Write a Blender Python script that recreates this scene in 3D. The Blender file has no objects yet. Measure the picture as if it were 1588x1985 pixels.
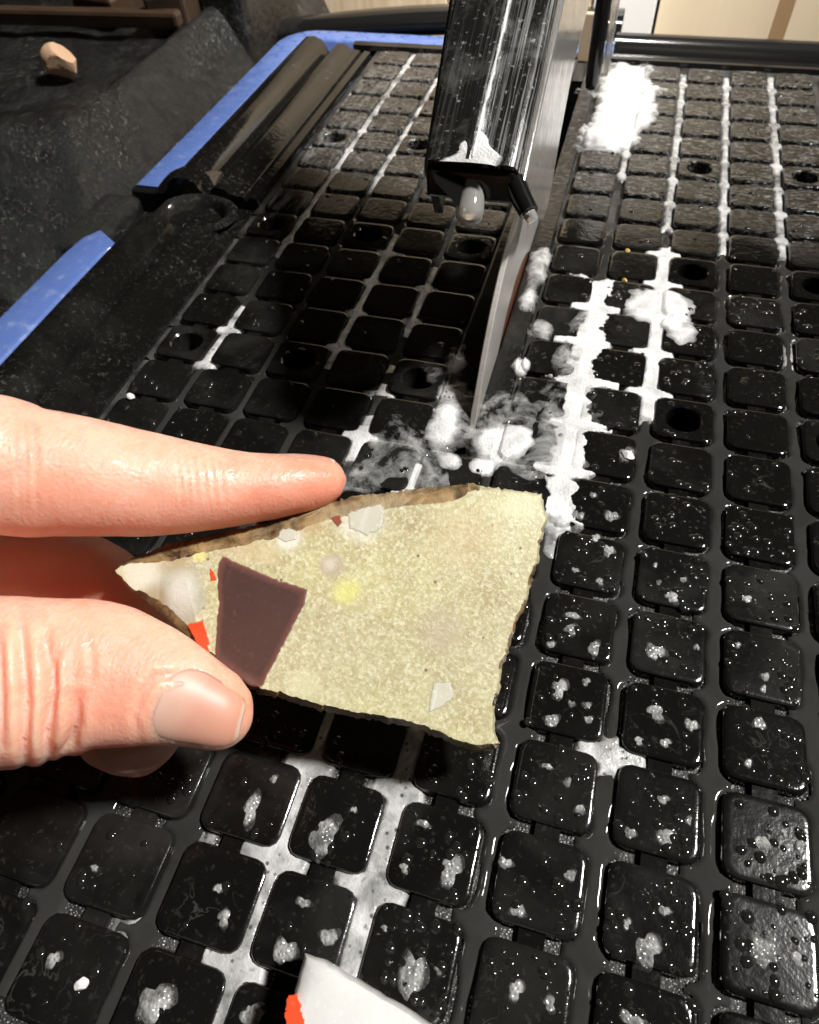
import bpy, bmesh, math, random
import numpy as np
from mathutils import Vector, Matrix

random.seed(7)
rng = np.random.default_rng(11)
scene = bpy.context.scene
COL = scene.collection

# ------------------------------------------------------------------ camera
PC, PR = 0.020, 0.0182575                    # pad pitch across / along the table
CW, CH, CF = 1588.0, 1985.0, 1325.5          # photograph frame and focal length in its pixels
RM = np.array([[0.9607616641406994, 0.2729433483208477, -0.04938576034646265],
               [0.1896436752577267, -0.776315458944359, -0.6011402370817904],
               [-0.20241615832817236, 0.568186797463135, -0.7976161119462487]])
CP = np.array([-0.01062718, -0.10742429, 0.14411977])
cd = bpy.data.cameras.new('camera'); cam = bpy.data.objects.new('camera', cd); COL.objects.link(cam)
cd.sensor_fit = 'HORIZONTAL'; cd.sensor_width = 36.0; cd.lens = CF / CW * 36.0
cd.clip_start = 0.005; cd.clip_end = 20
mw = Matrix.Identity(4)
for i in range(3):
    mw[i][0] = RM[0][i]; mw[i][1] = -RM[1][i]; mw[i][2] = -RM[2][i]; mw[i][3] = CP[i]
cam.matrix_world = mw
cd.dof.use_dof = True; cd.dof.focus_distance = 0.150; cd.dof.aperture_fstop = 42
scene.camera = cam

# ------------------------------------------------------------------ world, lamps, exposure
w = bpy.data.worlds.new('World'); scene.world = w; w.use_nodes = True
bg = w.node_tree.nodes['Background']; bg.inputs['Color'].default_value = (1.0, 0.72, 0.44, 1); bg.inputs['Strength'].default_value = 0.008
def area(name, loc, target, shape, sx, sy, energy, col):
    ld = bpy.data.lights.new(name, 'AREA'); ld.shape = shape; ld.size = sx
    if shape in ('RECTANGLE', 'ELLIPSE'): ld.size_y = sy
    ld.energy = energy; ld.color = col
    o = bpy.data.objects.new(name, ld); COL.objects.link(o)
    o.location = loc
    o.rotation_euler = (Vector(target) - Vector(loc)).to_track_quat('-Z', 'Y').to_euler()
    return o
area('key_lamp', (1.16, 0.36, 1.90), (-0.02, 0.06, 0), 'DISK', 0.25, 0, 92, (1.0, 0.975, 0.94))
area('room_fill', (-0.25, -1.1, 1.15), (0, 0.35, 0.0), 'RECTANGLE', 1.1, 0.12, 0.45, (1.0, 0.90, 0.76))  # weak unseen fill added behind the camera to lift the boards
wl = area('board_fill', (-0.06, 0.10, 0.72), (-0.06, 0.44, 0.09), 'DISK', 0.10, 0, 1.0, (1.0, 0.95, 0.88)); wl.data.spread = math.radians(40)  # unseen fill added above the table to brighten the backdrop boards
scene.view_settings.view_transform = 'Standard'; scene.view_settings.look = 'None'
scene.view_settings.exposure = 0.0; scene.view_settings.gamma = 1.0

# ------------------------------------------------------------------ helpers
def ray(x, y): return RM.T @ np.array([(x - CW / 2) / CF, (y - CH / 2) / CF, 1.0])
def at(x, y, d): return CP + ray(x, y) * d                         # photograph position and distance -> place
def on_z(x, y, z):
    d = ray(x, y); return CP + d * (z - CP[2]) / d[2]
def on_plane(x, y, p0, n):
    d = ray(x, y); return CP + d * (np.dot(n, p0 - CP) / np.dot(n, d))
def proj(X):
    q = (np.asarray(X) - CP) @ RM.T
    return np.stack([CF * q[..., 0] / q[..., 2] + CW / 2, CF * q[..., 1] / q[..., 2] + CH / 2], -1)

def smooth(a, b, x):
    t = np.clip((x - a) / (b - a), 0, 1); return t * t * (3 - 2 * t)
_T = rng.random((256, 256))
def vnoise(x, y):
    xi = np.floor(x).astype(int); yi = np.floor(y).astype(int)
    fx = x - xi; fy = y - yi; fx = fx * fx * (3 - 2 * fx); fy = fy * fy * (3 - 2 * fy)
    a = _T[xi % 256, yi % 256]; b = _T[(xi + 1) % 256, yi % 256]; c = _T[xi % 256, (yi + 1) % 256]; d = _T[(xi + 1) % 256, (yi + 1) % 256]
    return (a * (1 - fx) + b * fx) * (1 - fy) + (c * (1 - fx) + d * fx) * fy
def fbm(x, y, o=4):
    s = 0; a = 0.5; t = 0
    for k in range(o):
        s = s + a * vnoise(x * 2 ** k + 17.3 * k, y * 2 ** k + 5.1 * k); t += a; a *= 0.55
    return s / t

def link(name, me, mat=None, parent=None, smooth_=True):
    o = bpy.data.objects.new(name, me); COL.objects.link(o)
    if mat:
        for m in (mat if isinstance(mat, (list, tuple)) else [mat]):
            if m.name not in [q.name for q in me.materials if q]: me.materials.append(m)
    if smooth_:
        for p in me.polygons: p.use_smooth = True
    if parent: o.parent = parent
    return o
def mesh(name, v, f):
    me = bpy.data.meshes.new(name); me.from_pydata([tuple(map(float, p)) for p in v], [], f); me.update(); return me
def tag(o, label, cat=None, group=None, kind=None):
    if label: o['label'] = label
    if cat: o['category'] = cat
    if group: o['group'] = group
    if kind: o['kind'] = kind
    return o
def empty(name, loc=(0, 0, 0)):
    o = bpy.data.objects.new(name, None); COL.objects.link(o); o.location = loc; o.empty_display_size = 0.01
    return o
def keep(o, root):
    o.parent = root; o.matrix_parent_inverse = Matrix.Translation(-Vector(root.location)); return o
def extrude_profile(prof, axis, a, b, closed=False, nseg=1):
    """prof: list of (u, z); axis 'y' -> u is x; axis 'x' -> u is y."""
    n = len(prof); v = []; f = []
    for k in range(nseg + 1):
        t = a + (b - a) * k / nseg
        for (u, z) in prof: v.append((u, t, z) if axis == 'y' else (t, u, z))
    m = n if closed else n - 1
    for k in range(nseg):
        for i in range(m):
            j = (i + 1) % n
            q = (k * n + i, k * n + j, (k + 1) * n + j, (k + 1) * n + i)
            f.append(q if axis == 'y' else q[::-1])
    if closed:
        f.append(tuple(range(n))[::-1] if axis == 'y' else tuple(range(n)))
        e = tuple(nseg * n + i for i in range(n)); f.append(e if axis == 'y' else e[::-1])
    return v, f
def autosmooth(o, ang=40):
    me = o.data
    for p in me.polygons: p.use_smooth = True
    me.set_sharp_from_angle(angle=math.radians(ang))
def bevel(o, wd, seg=2, ang=30):
    m = o.modifiers.new('bevel', 'BEVEL'); m.width = wd; m.segments = seg; m.limit_method = 'ANGLE'; m.angle_limit = math.radians(ang)
def box(name, c, s, mat, parent=None, bev=0.0):
    x, y, z = c; a, b, d = s[0] / 2, s[1] / 2, s[2] / 2
    v = [(x + i * a, y + j * b, z + k * d) for k in (-1, 1) for j in (-1, 1) for i in (-1, 1)]
    f = [(0, 2, 3, 1), (4, 5, 7, 6), (0, 1, 5, 4), (2, 6, 7, 3), (0, 4, 6, 2), (1, 3, 7, 5)]
    o = link(name, mesh(name, v, f), mat, parent, False)
    if bev: bevel(o, bev)
    return o

# ------------------------------------------------------------------ materials
def new_mat(name):
    m = bpy.data.materials.new(name); m.use_nodes = True
    nt = m.node_tree; b = nt.nodes['Principled BSDF']
    return m, nt, b
def nd(nt, typ, **kw):
    n = nt.nodes.new(typ)
    for k, v in kw.items():
        if k in n.inputs.keys() if hasattr(n.inputs, 'keys') else False: n.inputs[k].default_value = v
        else: setattr(n, k, v)
    return n
def pos(nt): return nt.nodes.new('ShaderNodeNewGeometry').outputs['Position']
def noise(nt, vec, scale, detail=4, rough=0.55, dist=0.0):
    n = nt.nodes.new('ShaderNodeTexNoise'); n.inputs['Scale'].default_value = scale; n.inputs['Detail'].default_value = detail
    n.inputs['Roughness'].default_value = rough; n.inputs['Distortion'].default_value = dist
    nt.links.new(vec, n.inputs['Vector']); return n.outputs['Fac']
def voro(nt, vec, scale, feat='F1'):
    n = nt.nodes.new('ShaderNodeTexVoronoi'); n.feature = feat; n.inputs['Scale'].default_value = scale
    nt.links.new(vec, n.inputs['Vector']); return n
def ramp(nt, fac, stops):
    r = nt.nodes.new('ShaderNodeValToRGB'); e = r.color_ramp.elements
    while len(e) < len(stops): e.new(0.5)
    for k, (p, c) in enumerate(stops):
        e[k].position = p; e[k].color = (c, c, c, 1) if isinstance(c, (int, float)) else (*c, 1)
    nt.links.new(fac, r.inputs['Fac']); return r.outputs['Color']
def mixc(nt, fac, a, b, mode='MIX'):
    m = nt.nodes.new('ShaderNodeMix'); m.data_type = 'RGBA'; m.blend_type = mode
    for s, val in ((0, fac), (6, a), (7, b)):
        if isinstance(val, (int, float)): m.inputs[s].default_value = val
        elif isinstance(val, tuple): m.inputs[s].default_value = (*val, 1)
        else: nt.links.new(val, m.inputs[s])
    return m.outputs[2]
def math_(nt, op, a, b=None, clamp=False):
    m = nt.nodes.new('ShaderNodeMath'); m.operation = op; m.use_clamp = clamp
    for s, val in ((0, a), (1, b)):
        if val is None: continue
        if isinstance(val, (int, float)): m.inputs[s].default_value = val
        else: nt.links.new(val, m.inputs[s])
    return m.outputs[0]
def bump(nt, b, h, strength, dist, prev=None):
    n = nt.nodes.new('ShaderNodeBump'); n.inputs['Strength'].default_value = strength; n.inputs['Distance'].default_value = dist
    nt.links.new(h, n.inputs['Height'])
    if prev is not None: nt.links.new(prev, n.inputs['Normal'])
    nt.links.new(n.outputs['Normal'], b.inputs['Normal']); return n.outputs['Normal']
def scalev(nt, vec, s, rot=(0, 0, 0)):
    m = nt.nodes.new('ShaderNodeMapping'); m.inputs['Scale'].default_value = s; m.inputs['Rotation'].default_value = rot
    nt.links.new(vec, m.inputs['Vector']); return m.outputs['Vector']
def axis_(nt, vec, k):
    s = nt.nodes.new('ShaderNodeSeparateXYZ'); nt.links.new(vec, s.inputs[0]); return s.outputs[k]

def m_plastic(name, base=0.012, r0=0.10, r1=0.32, grain=0.6, slurry=0.05, film=0.35, coarse=0.0, slurry_sheen=0.0, fleck=0.0):
    m, nt, b = new_mat(name); p = pos(nt)
    n1 = noise(nt, p, 90, 5, 0.6); n2 = noise(nt, p, 420, 3, 0.6); n3 = noise(nt, p, 35, 4, 0.6, 0.6)
    fl = ramp(nt, n3, [(0.45, 0.0), (0.72, 1.0)])
    spk = ramp(nt, noise(nt, p, 900, 2, 0.5), [(0.62, 0.0), (0.72, 1.0)])
    c = mixc(nt, math_(nt, 'MULTIPLY', fl, math_(nt, 'MULTIPLY', nt.nodes.new('ShaderNodeObjectInfo').outputs['Random'], film * 2)), (base, base * 0.95, base * 0.85), (slurry, slurry * 0.96, slurry * 0.9))
    if slurry_sheen:                                                         # dried slurry, plus board sheen and glints painted onto the far table
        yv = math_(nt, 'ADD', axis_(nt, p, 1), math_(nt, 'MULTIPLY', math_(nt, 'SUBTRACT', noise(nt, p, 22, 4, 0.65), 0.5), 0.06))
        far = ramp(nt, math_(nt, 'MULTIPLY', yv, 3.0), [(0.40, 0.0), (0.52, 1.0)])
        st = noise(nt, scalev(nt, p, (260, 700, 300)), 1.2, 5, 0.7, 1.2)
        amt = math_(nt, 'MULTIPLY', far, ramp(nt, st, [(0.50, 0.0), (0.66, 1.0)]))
        c = mixc(nt, math_(nt, 'MULTIPLY', amt, slurry_sheen), c, (0.30, 0.298, 0.29))
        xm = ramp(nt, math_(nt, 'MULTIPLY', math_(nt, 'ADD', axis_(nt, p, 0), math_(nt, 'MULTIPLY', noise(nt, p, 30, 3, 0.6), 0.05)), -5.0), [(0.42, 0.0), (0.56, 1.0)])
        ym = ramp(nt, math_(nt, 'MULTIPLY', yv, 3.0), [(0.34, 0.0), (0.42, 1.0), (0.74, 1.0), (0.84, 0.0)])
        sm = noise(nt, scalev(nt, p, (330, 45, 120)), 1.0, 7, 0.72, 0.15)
        c = mixc(nt, math_(nt, 'MULTIPLY', math_(nt, 'MULTIPLY', xm, ym), ramp(nt, sm, [(0.46, 0.0), (0.76, 0.6)])), c, (0.46, 0.458, 0.45))  # pale scum, with the pine board's wet reflection painted in at the left
    if fleck:                                                       # pale slurry flecks that also paint in the wet glints
        fm = math_(nt, 'MULTIPLY', ramp(nt, noise(nt, p, 520, 5, 0.7, 0.0), [(0.57, 0.0), (0.66, 1.0)]), ramp(nt, noise(nt, p, 26, 3, 0.6), [(0.42, 0.0), (0.62, 1.0)]))
        c = mixc(nt, math_(nt, 'MULTIPLY', fm, fleck), c, (0.42, 0.42, 0.41))
    ln = noise(nt, p, 85, 3, 0.55, 1.5); lm = ramp(nt, noise(nt, p, 55, 2, 0.5), [(0.58, 0.0), (0.70, 1.0)])
    lines = math_(nt, 'MULTIPLY', ramp(nt, ln, [(0.485, 0.0), (0.497, 1.0), (0.503, 1.0), (0.515, 0.0)]), lm)
    c = mixc(nt, math_(nt, 'MULTIPLY', lines, 0.22), c, (0.13, 0.125, 0.115))
    c = mixc(nt, math_(nt, 'MULTIPLY', spk, 0.12), c, (0.10, 0.095, 0.085))
    nt.links.new(c, b.inputs['Base Color'])
    oi = nt.nodes.new('ShaderNodeObjectInfo').outputs['Random']
    r = math_(nt, 'ADD', math_(nt, 'MULTIPLY', n1, r1 - r0), math_(nt, 'ADD', math_(nt, 'MULTIPLY', oi, 0.07), r0 - 0.02))
    nt.links.new(r, b.inputs['Roughness'])
    h = math_(nt, 'ADD', math_(nt, 'MULTIPLY', n2, 0.5), n1)
    if coarse: h = math_(nt, 'ADD', h, math_(nt, 'MULTIPLY', noise(nt, p, 240, 6, 0.7, 0.4), coarse))
    if slurry_sheen: h = math_(nt, 'ADD', h, math_(nt, 'MULTIPLY', math_(nt, 'MULTIPLY', st, far), 2.4 if not fleck else 0.0))
    bump(nt, b, h, grain, 0.0006)
    b.inputs['Specular IOR Level'].default_value = 0.5
    return m
M = {}
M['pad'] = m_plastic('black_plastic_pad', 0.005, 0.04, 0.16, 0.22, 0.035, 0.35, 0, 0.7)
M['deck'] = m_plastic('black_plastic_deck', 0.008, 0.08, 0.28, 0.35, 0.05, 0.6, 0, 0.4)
M['edge'] = m_plastic('black_plastic_edge', 0.006, 0.04, 0.17, 0.16, 0.03, 0.5, 0.0, 0.0, 0.12)
M['basin'] = m_plastic('black_plastic_basin', 0.009, 0.05, 0.18, 1.0, 0.02, 0.6, 3.6, 0, 0.22)

def m_simple(name, col, rough, spec=0.5, metal=0.0, coat=0.0):
    m, nt, b = new_mat(name); b.inputs['Base Color'].default_value = (*col, 1); b.inputs['Roughness'].default_value = rough
    b.inputs['Specular IOR Level'].default_value = spec; b.inputs['Metallic'].default_value = metal
    b.inputs['Coat Weight'].default_value = coat; b.inputs['Coat Roughness'].default_value = 0.06
    return m
# wet floor of the channels
m, nt, b = new_mat('wet_channel_floor'); p = pos(nt)
n1 = noise(nt, p, 120, 4, 0.6); v1 = voro(nt, p, 1700)
c = mixc(nt, ramp(nt, n1, [(0.35, 0.0), (0.7, 1.0)]), (0.012, 0.0115, 0.011), (0.085, 0.083, 0.079))
nt.links.new(c, b.inputs['Base Color']); b.inputs['Roughness'].default_value = 0.3
bump(nt, b, v1.outputs['Distance'], 0.8, 0.0004); M['floor'] = m
# standing water
m, nt, b = new_mat('grey_standing_water'); p = pos(nt)
n1 = noise(nt, p, 60, 4, 0.6, 1.0)
c = mixc(nt, n1, (0.014, 0.014, 0.013), (0.045, 0.044, 0.041)); nt.links.new(c, b.inputs['Base Color'])
b.inputs['Roughness'].default_value = 0.05; b.inputs['IOR'].default_value = 1.33
bump(nt, b, noise(nt, p, 90, 2, 0.5), 0.15, 0.001); M['water'] = m
M['drop'] = m_simple('water_drop', (0.012, 0.012, 0.011), 0.02)
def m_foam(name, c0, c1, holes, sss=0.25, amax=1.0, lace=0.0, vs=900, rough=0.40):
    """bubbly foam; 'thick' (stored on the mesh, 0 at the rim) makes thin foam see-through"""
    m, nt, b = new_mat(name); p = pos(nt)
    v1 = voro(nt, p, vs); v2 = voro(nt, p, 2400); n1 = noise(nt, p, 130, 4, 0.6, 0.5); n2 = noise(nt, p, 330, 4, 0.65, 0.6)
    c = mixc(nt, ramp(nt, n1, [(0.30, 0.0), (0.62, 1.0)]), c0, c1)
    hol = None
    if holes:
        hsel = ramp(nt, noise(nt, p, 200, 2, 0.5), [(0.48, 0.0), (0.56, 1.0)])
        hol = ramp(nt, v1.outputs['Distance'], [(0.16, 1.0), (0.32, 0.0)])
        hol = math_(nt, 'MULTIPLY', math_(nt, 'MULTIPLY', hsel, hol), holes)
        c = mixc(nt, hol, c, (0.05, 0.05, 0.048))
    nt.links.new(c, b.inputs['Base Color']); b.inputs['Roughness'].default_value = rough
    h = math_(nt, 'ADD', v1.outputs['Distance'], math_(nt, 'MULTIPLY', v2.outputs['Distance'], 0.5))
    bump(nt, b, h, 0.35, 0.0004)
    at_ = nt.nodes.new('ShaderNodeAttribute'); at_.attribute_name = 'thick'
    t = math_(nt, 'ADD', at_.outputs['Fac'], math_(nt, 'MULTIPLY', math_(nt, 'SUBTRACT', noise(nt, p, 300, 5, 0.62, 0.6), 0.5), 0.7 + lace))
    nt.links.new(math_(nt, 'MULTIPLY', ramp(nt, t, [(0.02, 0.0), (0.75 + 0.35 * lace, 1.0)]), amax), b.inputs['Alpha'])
    if sss:
        b.inputs['Subsurface Weight'].default_value = sss; b.inputs['Subsurface Radius'].default_value = (1, 1, 1); b.inputs['Subsurface Scale'].default_value = 0.0015
    return m
M['foam'] = m_foam('white_soap_foam', (0.50, 0.50, 0.495), (0.78, 0.78, 0.775), 0.3, 0.3, 1.0, 0.0, 1500)
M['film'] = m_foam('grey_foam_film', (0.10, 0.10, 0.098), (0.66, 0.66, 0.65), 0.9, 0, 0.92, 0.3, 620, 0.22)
m, nt, b = new_mat('streaky_froth'); p = pos(nt)
n1 = noise(nt, p, 95, 9, 0.70, 0.45); n2 = noise(nt, p, 60, 3, 0.6, 0.8); at_ = nt.nodes.new('ShaderNodeAttribute'); at_.attribute_name = 'thick'
nt.links.new(mixc(nt, n2, (0.34, 0.34, 0.335), (0.74, 0.74, 0.73)), b.inputs['Base Color']); b.inputs['Roughness'].default_value = 0.3
bump(nt, b, n1, 0.3, 0.0005)
al = math_(nt, 'MULTIPLY', ramp(nt, n1, [(0.42, 0.0), (0.72, 0.9)]), ramp(nt, at_.outputs['Fac'], [(0.0, 0.0), (0.8, 1.0)])); nt.links.new(al, b.inputs['Alpha']); M['froth'] = m
m, nt, b = new_mat('grey_foam_spot'); p = pos(nt); tcg = nt.nodes.new('ShaderNodeTexCoord').outputs['Object']
v1 = voro(nt, p, 1300); n2 = noise(nt, p, 500, 3, 0.6); n1 = noise(nt, p, 260, 3, 0.6)
c = mixc(nt, ramp(nt, v1.outputs['Distance'], [(0.1, 0.6), (0.35, 0.0)]), mixc(nt, ramp(nt, n1, [(0.35, 0.0), (0.65, 1.0)]), (0.12, 0.12, 0.117), (0.46, 0.46, 0.45)), (0.10, 0.10, 0.097))
nt.links.new(c, b.inputs['Base Color']); b.inputs['Roughness'].default_value = 0.22; bump(nt, b, v1.outputs['Distance'], 0.6, 0.0006)
vl = nt.nodes.new('ShaderNodeVectorMath'); vl.operation = 'LENGTH'; sm_ = nt.nodes.new('ShaderNodeVectorMath'); sm_.operation = 'MULTIPLY'; sm_.inputs[1].default_value = (1, 1, 0)
nt.links.new(tcg, sm_.inputs[0]); nt.links.new(sm_.outputs[0], vl.inputs[0])
nt.links.new(ramp(nt, math_(nt, 'ADD', vl.outputs['Value'], math_(nt, 'MULTIPLY', math_(nt, 'SUBTRACT', n2, 0.5), 0.5)), [(0.72, 0.85), (1.0, 0.1)]), b.inputs['Alpha']); M['spot'] = m
# blue painted metal
m, nt, b = new_mat('blue_painted_metal'); p = pos(nt)
n1 = noise(nt, p, 160, 4, 0.65); n2 = noise(nt, p, 40, 3, 0.5)
c = mixc(nt, n2, (0.075, 0.13, 0.36), (0.11, 0.18, 0.44))
c = mixc(nt, math_(nt, 'MULTIPLY', ramp(nt, n1, [(0.55, 0.0), (0.75, 1.0)]), 0.5), c, (0.35, 0.40, 0.52))
nt.links.new(c, b.inputs['Base Color']); nt.links.new(ramp(nt, n1, [(0.3, 0.2), (0.7, 0.42)]), b.inputs['Roughness'])
bump(nt, b, n1, 0.25, 0.0006); M['blue'] = m
# brushed steel blade
m, nt, b = new_mat('blade_steel'); p = pos(nt)
st = noise(nt, scalev(nt, p, (1, 600, 60)), 3, 3, 0.6); n1 = noise(nt, p, 50, 4, 0.6)
c = mixc(nt, st, (0.42, 0.40, 0.37), (0.66, 0.64, 0.60))
c = mixc(nt, ramp(nt, n1, [(0.58, 0.0), (0.75, 0.6)]), c, (0.32, 0.16, 0.09))
nt.links.new(c, b.inputs['Base Color']); b.inputs['Metallic'].default_value = 0.65; b.inputs['Roughness'].default_value = 0.42; M['steel'] = m
m, nt, b = new_mat('blade_rust'); p = pos(nt); n1 = noise(nt, p, 120, 4, 0.6)
nt.links.new(mixc(nt, n1, (0.11, 0.035, 0.018), (0.20, 0.09, 0.05)), b.inputs['Base Color']); b.inputs['Roughness'].default_value = 0.4; b.inputs['Metallic'].default_value = 0.3; M['rust'] = m
# guard plastic; long scratches and grey haze also paint in the overhead reflection
def m_guard(name, base, trans=0.0):
    m, nt, b = new_mat(name); p = pos(nt)
    sv = scalev(nt, p, (900, 14, 14)); s = noise(nt, sv, 1.6, 4, 0.65); n1 = noise(nt, p, 120, 5, 0.65, 0.4)
    sc = ramp(nt, s, [(0.52, 0.0), (0.75, 1.0)])
    worn_sheen = ramp(nt, math_(nt, 'MULTIPLY', math_(nt, 'ADD', axis_(nt, p, 0), 0.0425), 1 / 0.0085), [(0.0, 0.12), (0.25, 0.9), (0.5, 0.55), (0.75, 1.0)])
    c = mixc(nt, math_(nt, 'MULTIPLY', math_(nt, 'MULTIPLY', sc, worn_sheen), 0.75), base, (0.62, 0.62, 0.60))
    c = mixc(nt, math_(nt, 'MULTIPLY', ramp(nt, n1, [(0.48, 0.0), (0.78, 1.0)]), 0.30), c, (0.34, 0.34, 0.33))
    c = mixc(nt, ramp(nt, noise(nt, p, 700, 3, 0.6), [(0.62, 0.0), (0.72, 0.5)]), c, (0.5, 0.5, 0.48))
    nt.links.new(c, b.inputs['Base Color'])
    nt.links.new(math_(nt, 'ADD', math_(nt, 'MULTIPLY', n1, 0.22), 0.06), b.inputs['Roughness'])
    b.inputs['Transmission Weight'].default_value = trans
    h = math_(nt, 'ADD', s, math_(nt, 'MULTIPLY', n1, 0.4)); bump(nt, b, h, 0.35, 0.0004)
    return m
M['guard'] = m_guard('smoked_guard_plastic', (0.012, 0.012, 0.011))
M['clear'] = m_guard('clear_scratched_plastic', (0.80, 0.78, 0.74), 0.85)
M['black'] = m_simple('black_gloss_plastic', (0.008, 0.008, 0.008), 0.12)
M['bar'] = m_simple('wet_black_bar', (0.010, 0.010, 0.010), 0.15, 0.5)
M['drip'] = m_simple('clear_drip', (0.75, 0.74, 0.70), 0.08); M['drip'].node_tree.nodes['Principled BSDF'].inputs['Transmission Weight'].default_value = 0.7
M['tan'] = m_simple('tan_plate', (0.55, 0.42, 0.30), 0.5)
# wood, cardboard, white board
m, nt, b = new_mat('pine_board'); p = pos(nt)
g = noise(nt, scalev(nt, p, (150, 20, 5)), 1.2, 3, 0.5, 0.6)
c = mixc(nt, ramp(nt, g, [(0.35, 0.0), (0.65, 1.0)]), (0.78, 0.65, 0.48), (0.62, 0.47, 0.30))
nt.links.new(c, b.inputs['Base Color']); b.inputs['Roughness'].default_value = 0.6; M['pine'] = m
m, nt, b = new_mat('cardboard'); p = pos(nt)
g = noise(nt, scalev(nt, p, (60, 10, 8)), 1.5, 4, 0.6, 0.5); g2 = noise(nt, p, 30, 3, 0.5)
c = mixc(nt, g, (0.66, 0.54, 0.37), (0.76, 0.64, 0.47)); c = mixc(nt, ramp(nt, g2, [(0.6, 0.0), (0.75, 0.5)]), c, (0.36, 0.23, 0.12))
nt.links.new(c, b.inputs['Base Color']); b.inputs['Roughness'].default_value = 0.6; M['card'] = m
M['white'] = m_simple('white_board', (0.80, 0.79, 0.77), 0.5)
M['tape'] = m_simple('brown_tape', (0.34, 0.22, 0.12), 0.3)
m, nt, b = new_mat('old_brown_wood'); p = pos(nt)
g = noise(nt, scalev(nt, p, (30, 120, 30)), 1.2, 4, 0.6, 0.6)
nt.links.new(mixc(nt, g, (0.010, 0.007, 0.005), (0.10, 0.06, 0.034)), b.inputs['Base Color']); b.inputs['Roughness'].default_value = 0.45; M['oldwood'] = m
# skin
m, nt, b = new_mat('wet_skin'); p = pos(nt)
n1 = noise(nt, p, 70, 4, 0.6); n2 = noise(nt, p, 1300, 3, 0.6); n3 = noise(nt, p, 300, 4, 0.6)
c = mixc(nt, ramp(nt, n1, [(0.35, 0.0), (0.7, 1.0)]), (0.90, 0.52, 0.39), (0.87, 0.42, 0.30))
c = mixc(nt, math_(nt, 'MULTIPLY', n3, 0.25), c, (0.86, 0.54, 0.39)); c = mixc(nt, ramp(nt, noise(nt, p, 110, 5, 0.7, 0.5), [(0.52, 0.0), (0.75, 0.55)]), c, (0.80, 0.27, 0.18)); c = mixc(nt, ramp(nt, noise(nt, p, 260, 4, 0.7), [(0.60, 0.0), (0.75, 0.4)]), c, (0.92, 0.66, 0.54))
nt.links.new(c, b.inputs['Base Color'])
b.inputs['Subsurface Weight'].default_value = 0.85; b.inputs['Subsurface Radius'].default_value = (1.0, 0.28, 0.12); b.inputs['Subsurface Scale'].default_value = 0.006
SKIN = (nt, b, c, p)
nt.links.new(ramp(nt, n3, [(0.35, 0.32), (0.62, 0.62)]), b.inputs['Roughness'])
nt.links.new(ramp(nt, noise(nt, p, 180, 4, 0.7), [(0.52, 0.0), (0.66, 0.6)]), b.inputs['Coat Weight']); b.inputs['Coat Roughness'].default_value = 0.12
v = voro(nt, p, 1500); h = math_(nt, 'ADD', math_(nt, 'MULTIPLY', v.outputs['Distance'], 0.5), n2)
h = math_(nt, 'ADD', h, math_(nt, 'MULTIPLY', n3, 0.6)); h = math_(nt, 'ADD', h, math_(nt, 'MULTIPLY', noise(nt, scalev(nt, p, (1500, 320, 320), (0, 0, -0.27)), 1.0, 3, 0.6, 0.4), 1.3)); bump(nt, b, h, 0.42, 0.00028); M['skin'] = m
m, nt, b = new_mat('nail'); p = pos(nt)
at_ = nt.nodes.new('ShaderNodeAttribute'); at_.attribute_name = 'along'; u_n = math_(nt, 'ADD', at_.outputs['Fac'], math_(nt, 'MULTIPLY', math_(nt, 'SUBTRACT', noise(nt, p, 500, 2, 0.5), 0.5), 0.08))
nt.links.new(ramp(nt, u_n, [(0.0, (0.74, 0.42, 0.33)), (0.2, (0.72, 0.37, 0.28)), (0.32, (0.70, 0.31, 0.23)), (0.84, (0.70, 0.29, 0.20)), (0.92, (0.78, 0.47, 0.36)), (1.0, (0.78, 0.50, 0.40))]), b.inputs['Base Color']); b.inputs['Roughness'].default_value = 0.45; b.inputs['Subsurface Weight'].default_value = 0.4
b.inputs['Subsurface Radius'].default_value = (1, 0.4, 0.25); b.inputs['Subsurface Scale'].default_value = 0.003; b.inputs['Coat Weight'].default_value = 0.0
bump(nt, b, noise(nt, scalev(nt, p, (1, 1, 1)), 400, 2, 0.5), 0.08, 0.0002); M['nail'] = m
# the cut stone face
m, nt, b = new_mat('pale_green_cut_stone'); tc = nt.nodes.new('ShaderNodeTexCoord').outputs['Object']
n1 = noise(nt, tc, 45, 5, 0.65, 0.4); n2 = noise(nt, tc, 1500, 3, 0.6); n3 = noise(nt, tc, 30, 5, 0.65, 0.5); n4 = noise(nt, tc, 2600, 2, 0.5)
c = mixc(nt, ramp(nt, n1, [(0.36, 0.0), (0.62, 1.0)]), (0.52, 0.49, 0.235), (0.36, 0.285, 0.15))
c = mixc(nt, ramp(nt, n3, [(0.42, 0.0), (0.7, 0.8)]), c, (0.56, 0.54, 0.36))
c = mixc(nt, ramp(nt, n2, [(0.50, 0.0), (0.62, 0.65)]), c, (0.74, 0.71, 0.50))
c = mixc(nt, ramp(nt, n4, [(0.30, 0.5), (0.46, 0.0)]), c, (0.36, 0.28, 0.13))
gv = voro(nt, tc, 1400); c = mixc(nt, 0.45, c, mixc(nt, axis_(nt, gv.outputs['Color'], 0), c, mixc(nt, axis_(nt, gv.outputs['Color'], 1), (0.30, 0.25, 0.10), (0.80, 0.78, 0.58))))
d1 = voro(nt, tc, 230); c = mixc(nt, ramp(nt, d1.outputs['Distance'], [(0.05, 0.85), (0.09, 0.0)]), c, (0.16, 0.08, 0.04))
M['stone'] = m; STONE_C = (nt, b, c, tc)
b.inputs['Roughness'].default_value = 0.42; b.inputs['Coat Weight'].default_value = 0.10; b.inputs['Coat Roughness'].default_value = 0.15
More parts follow.
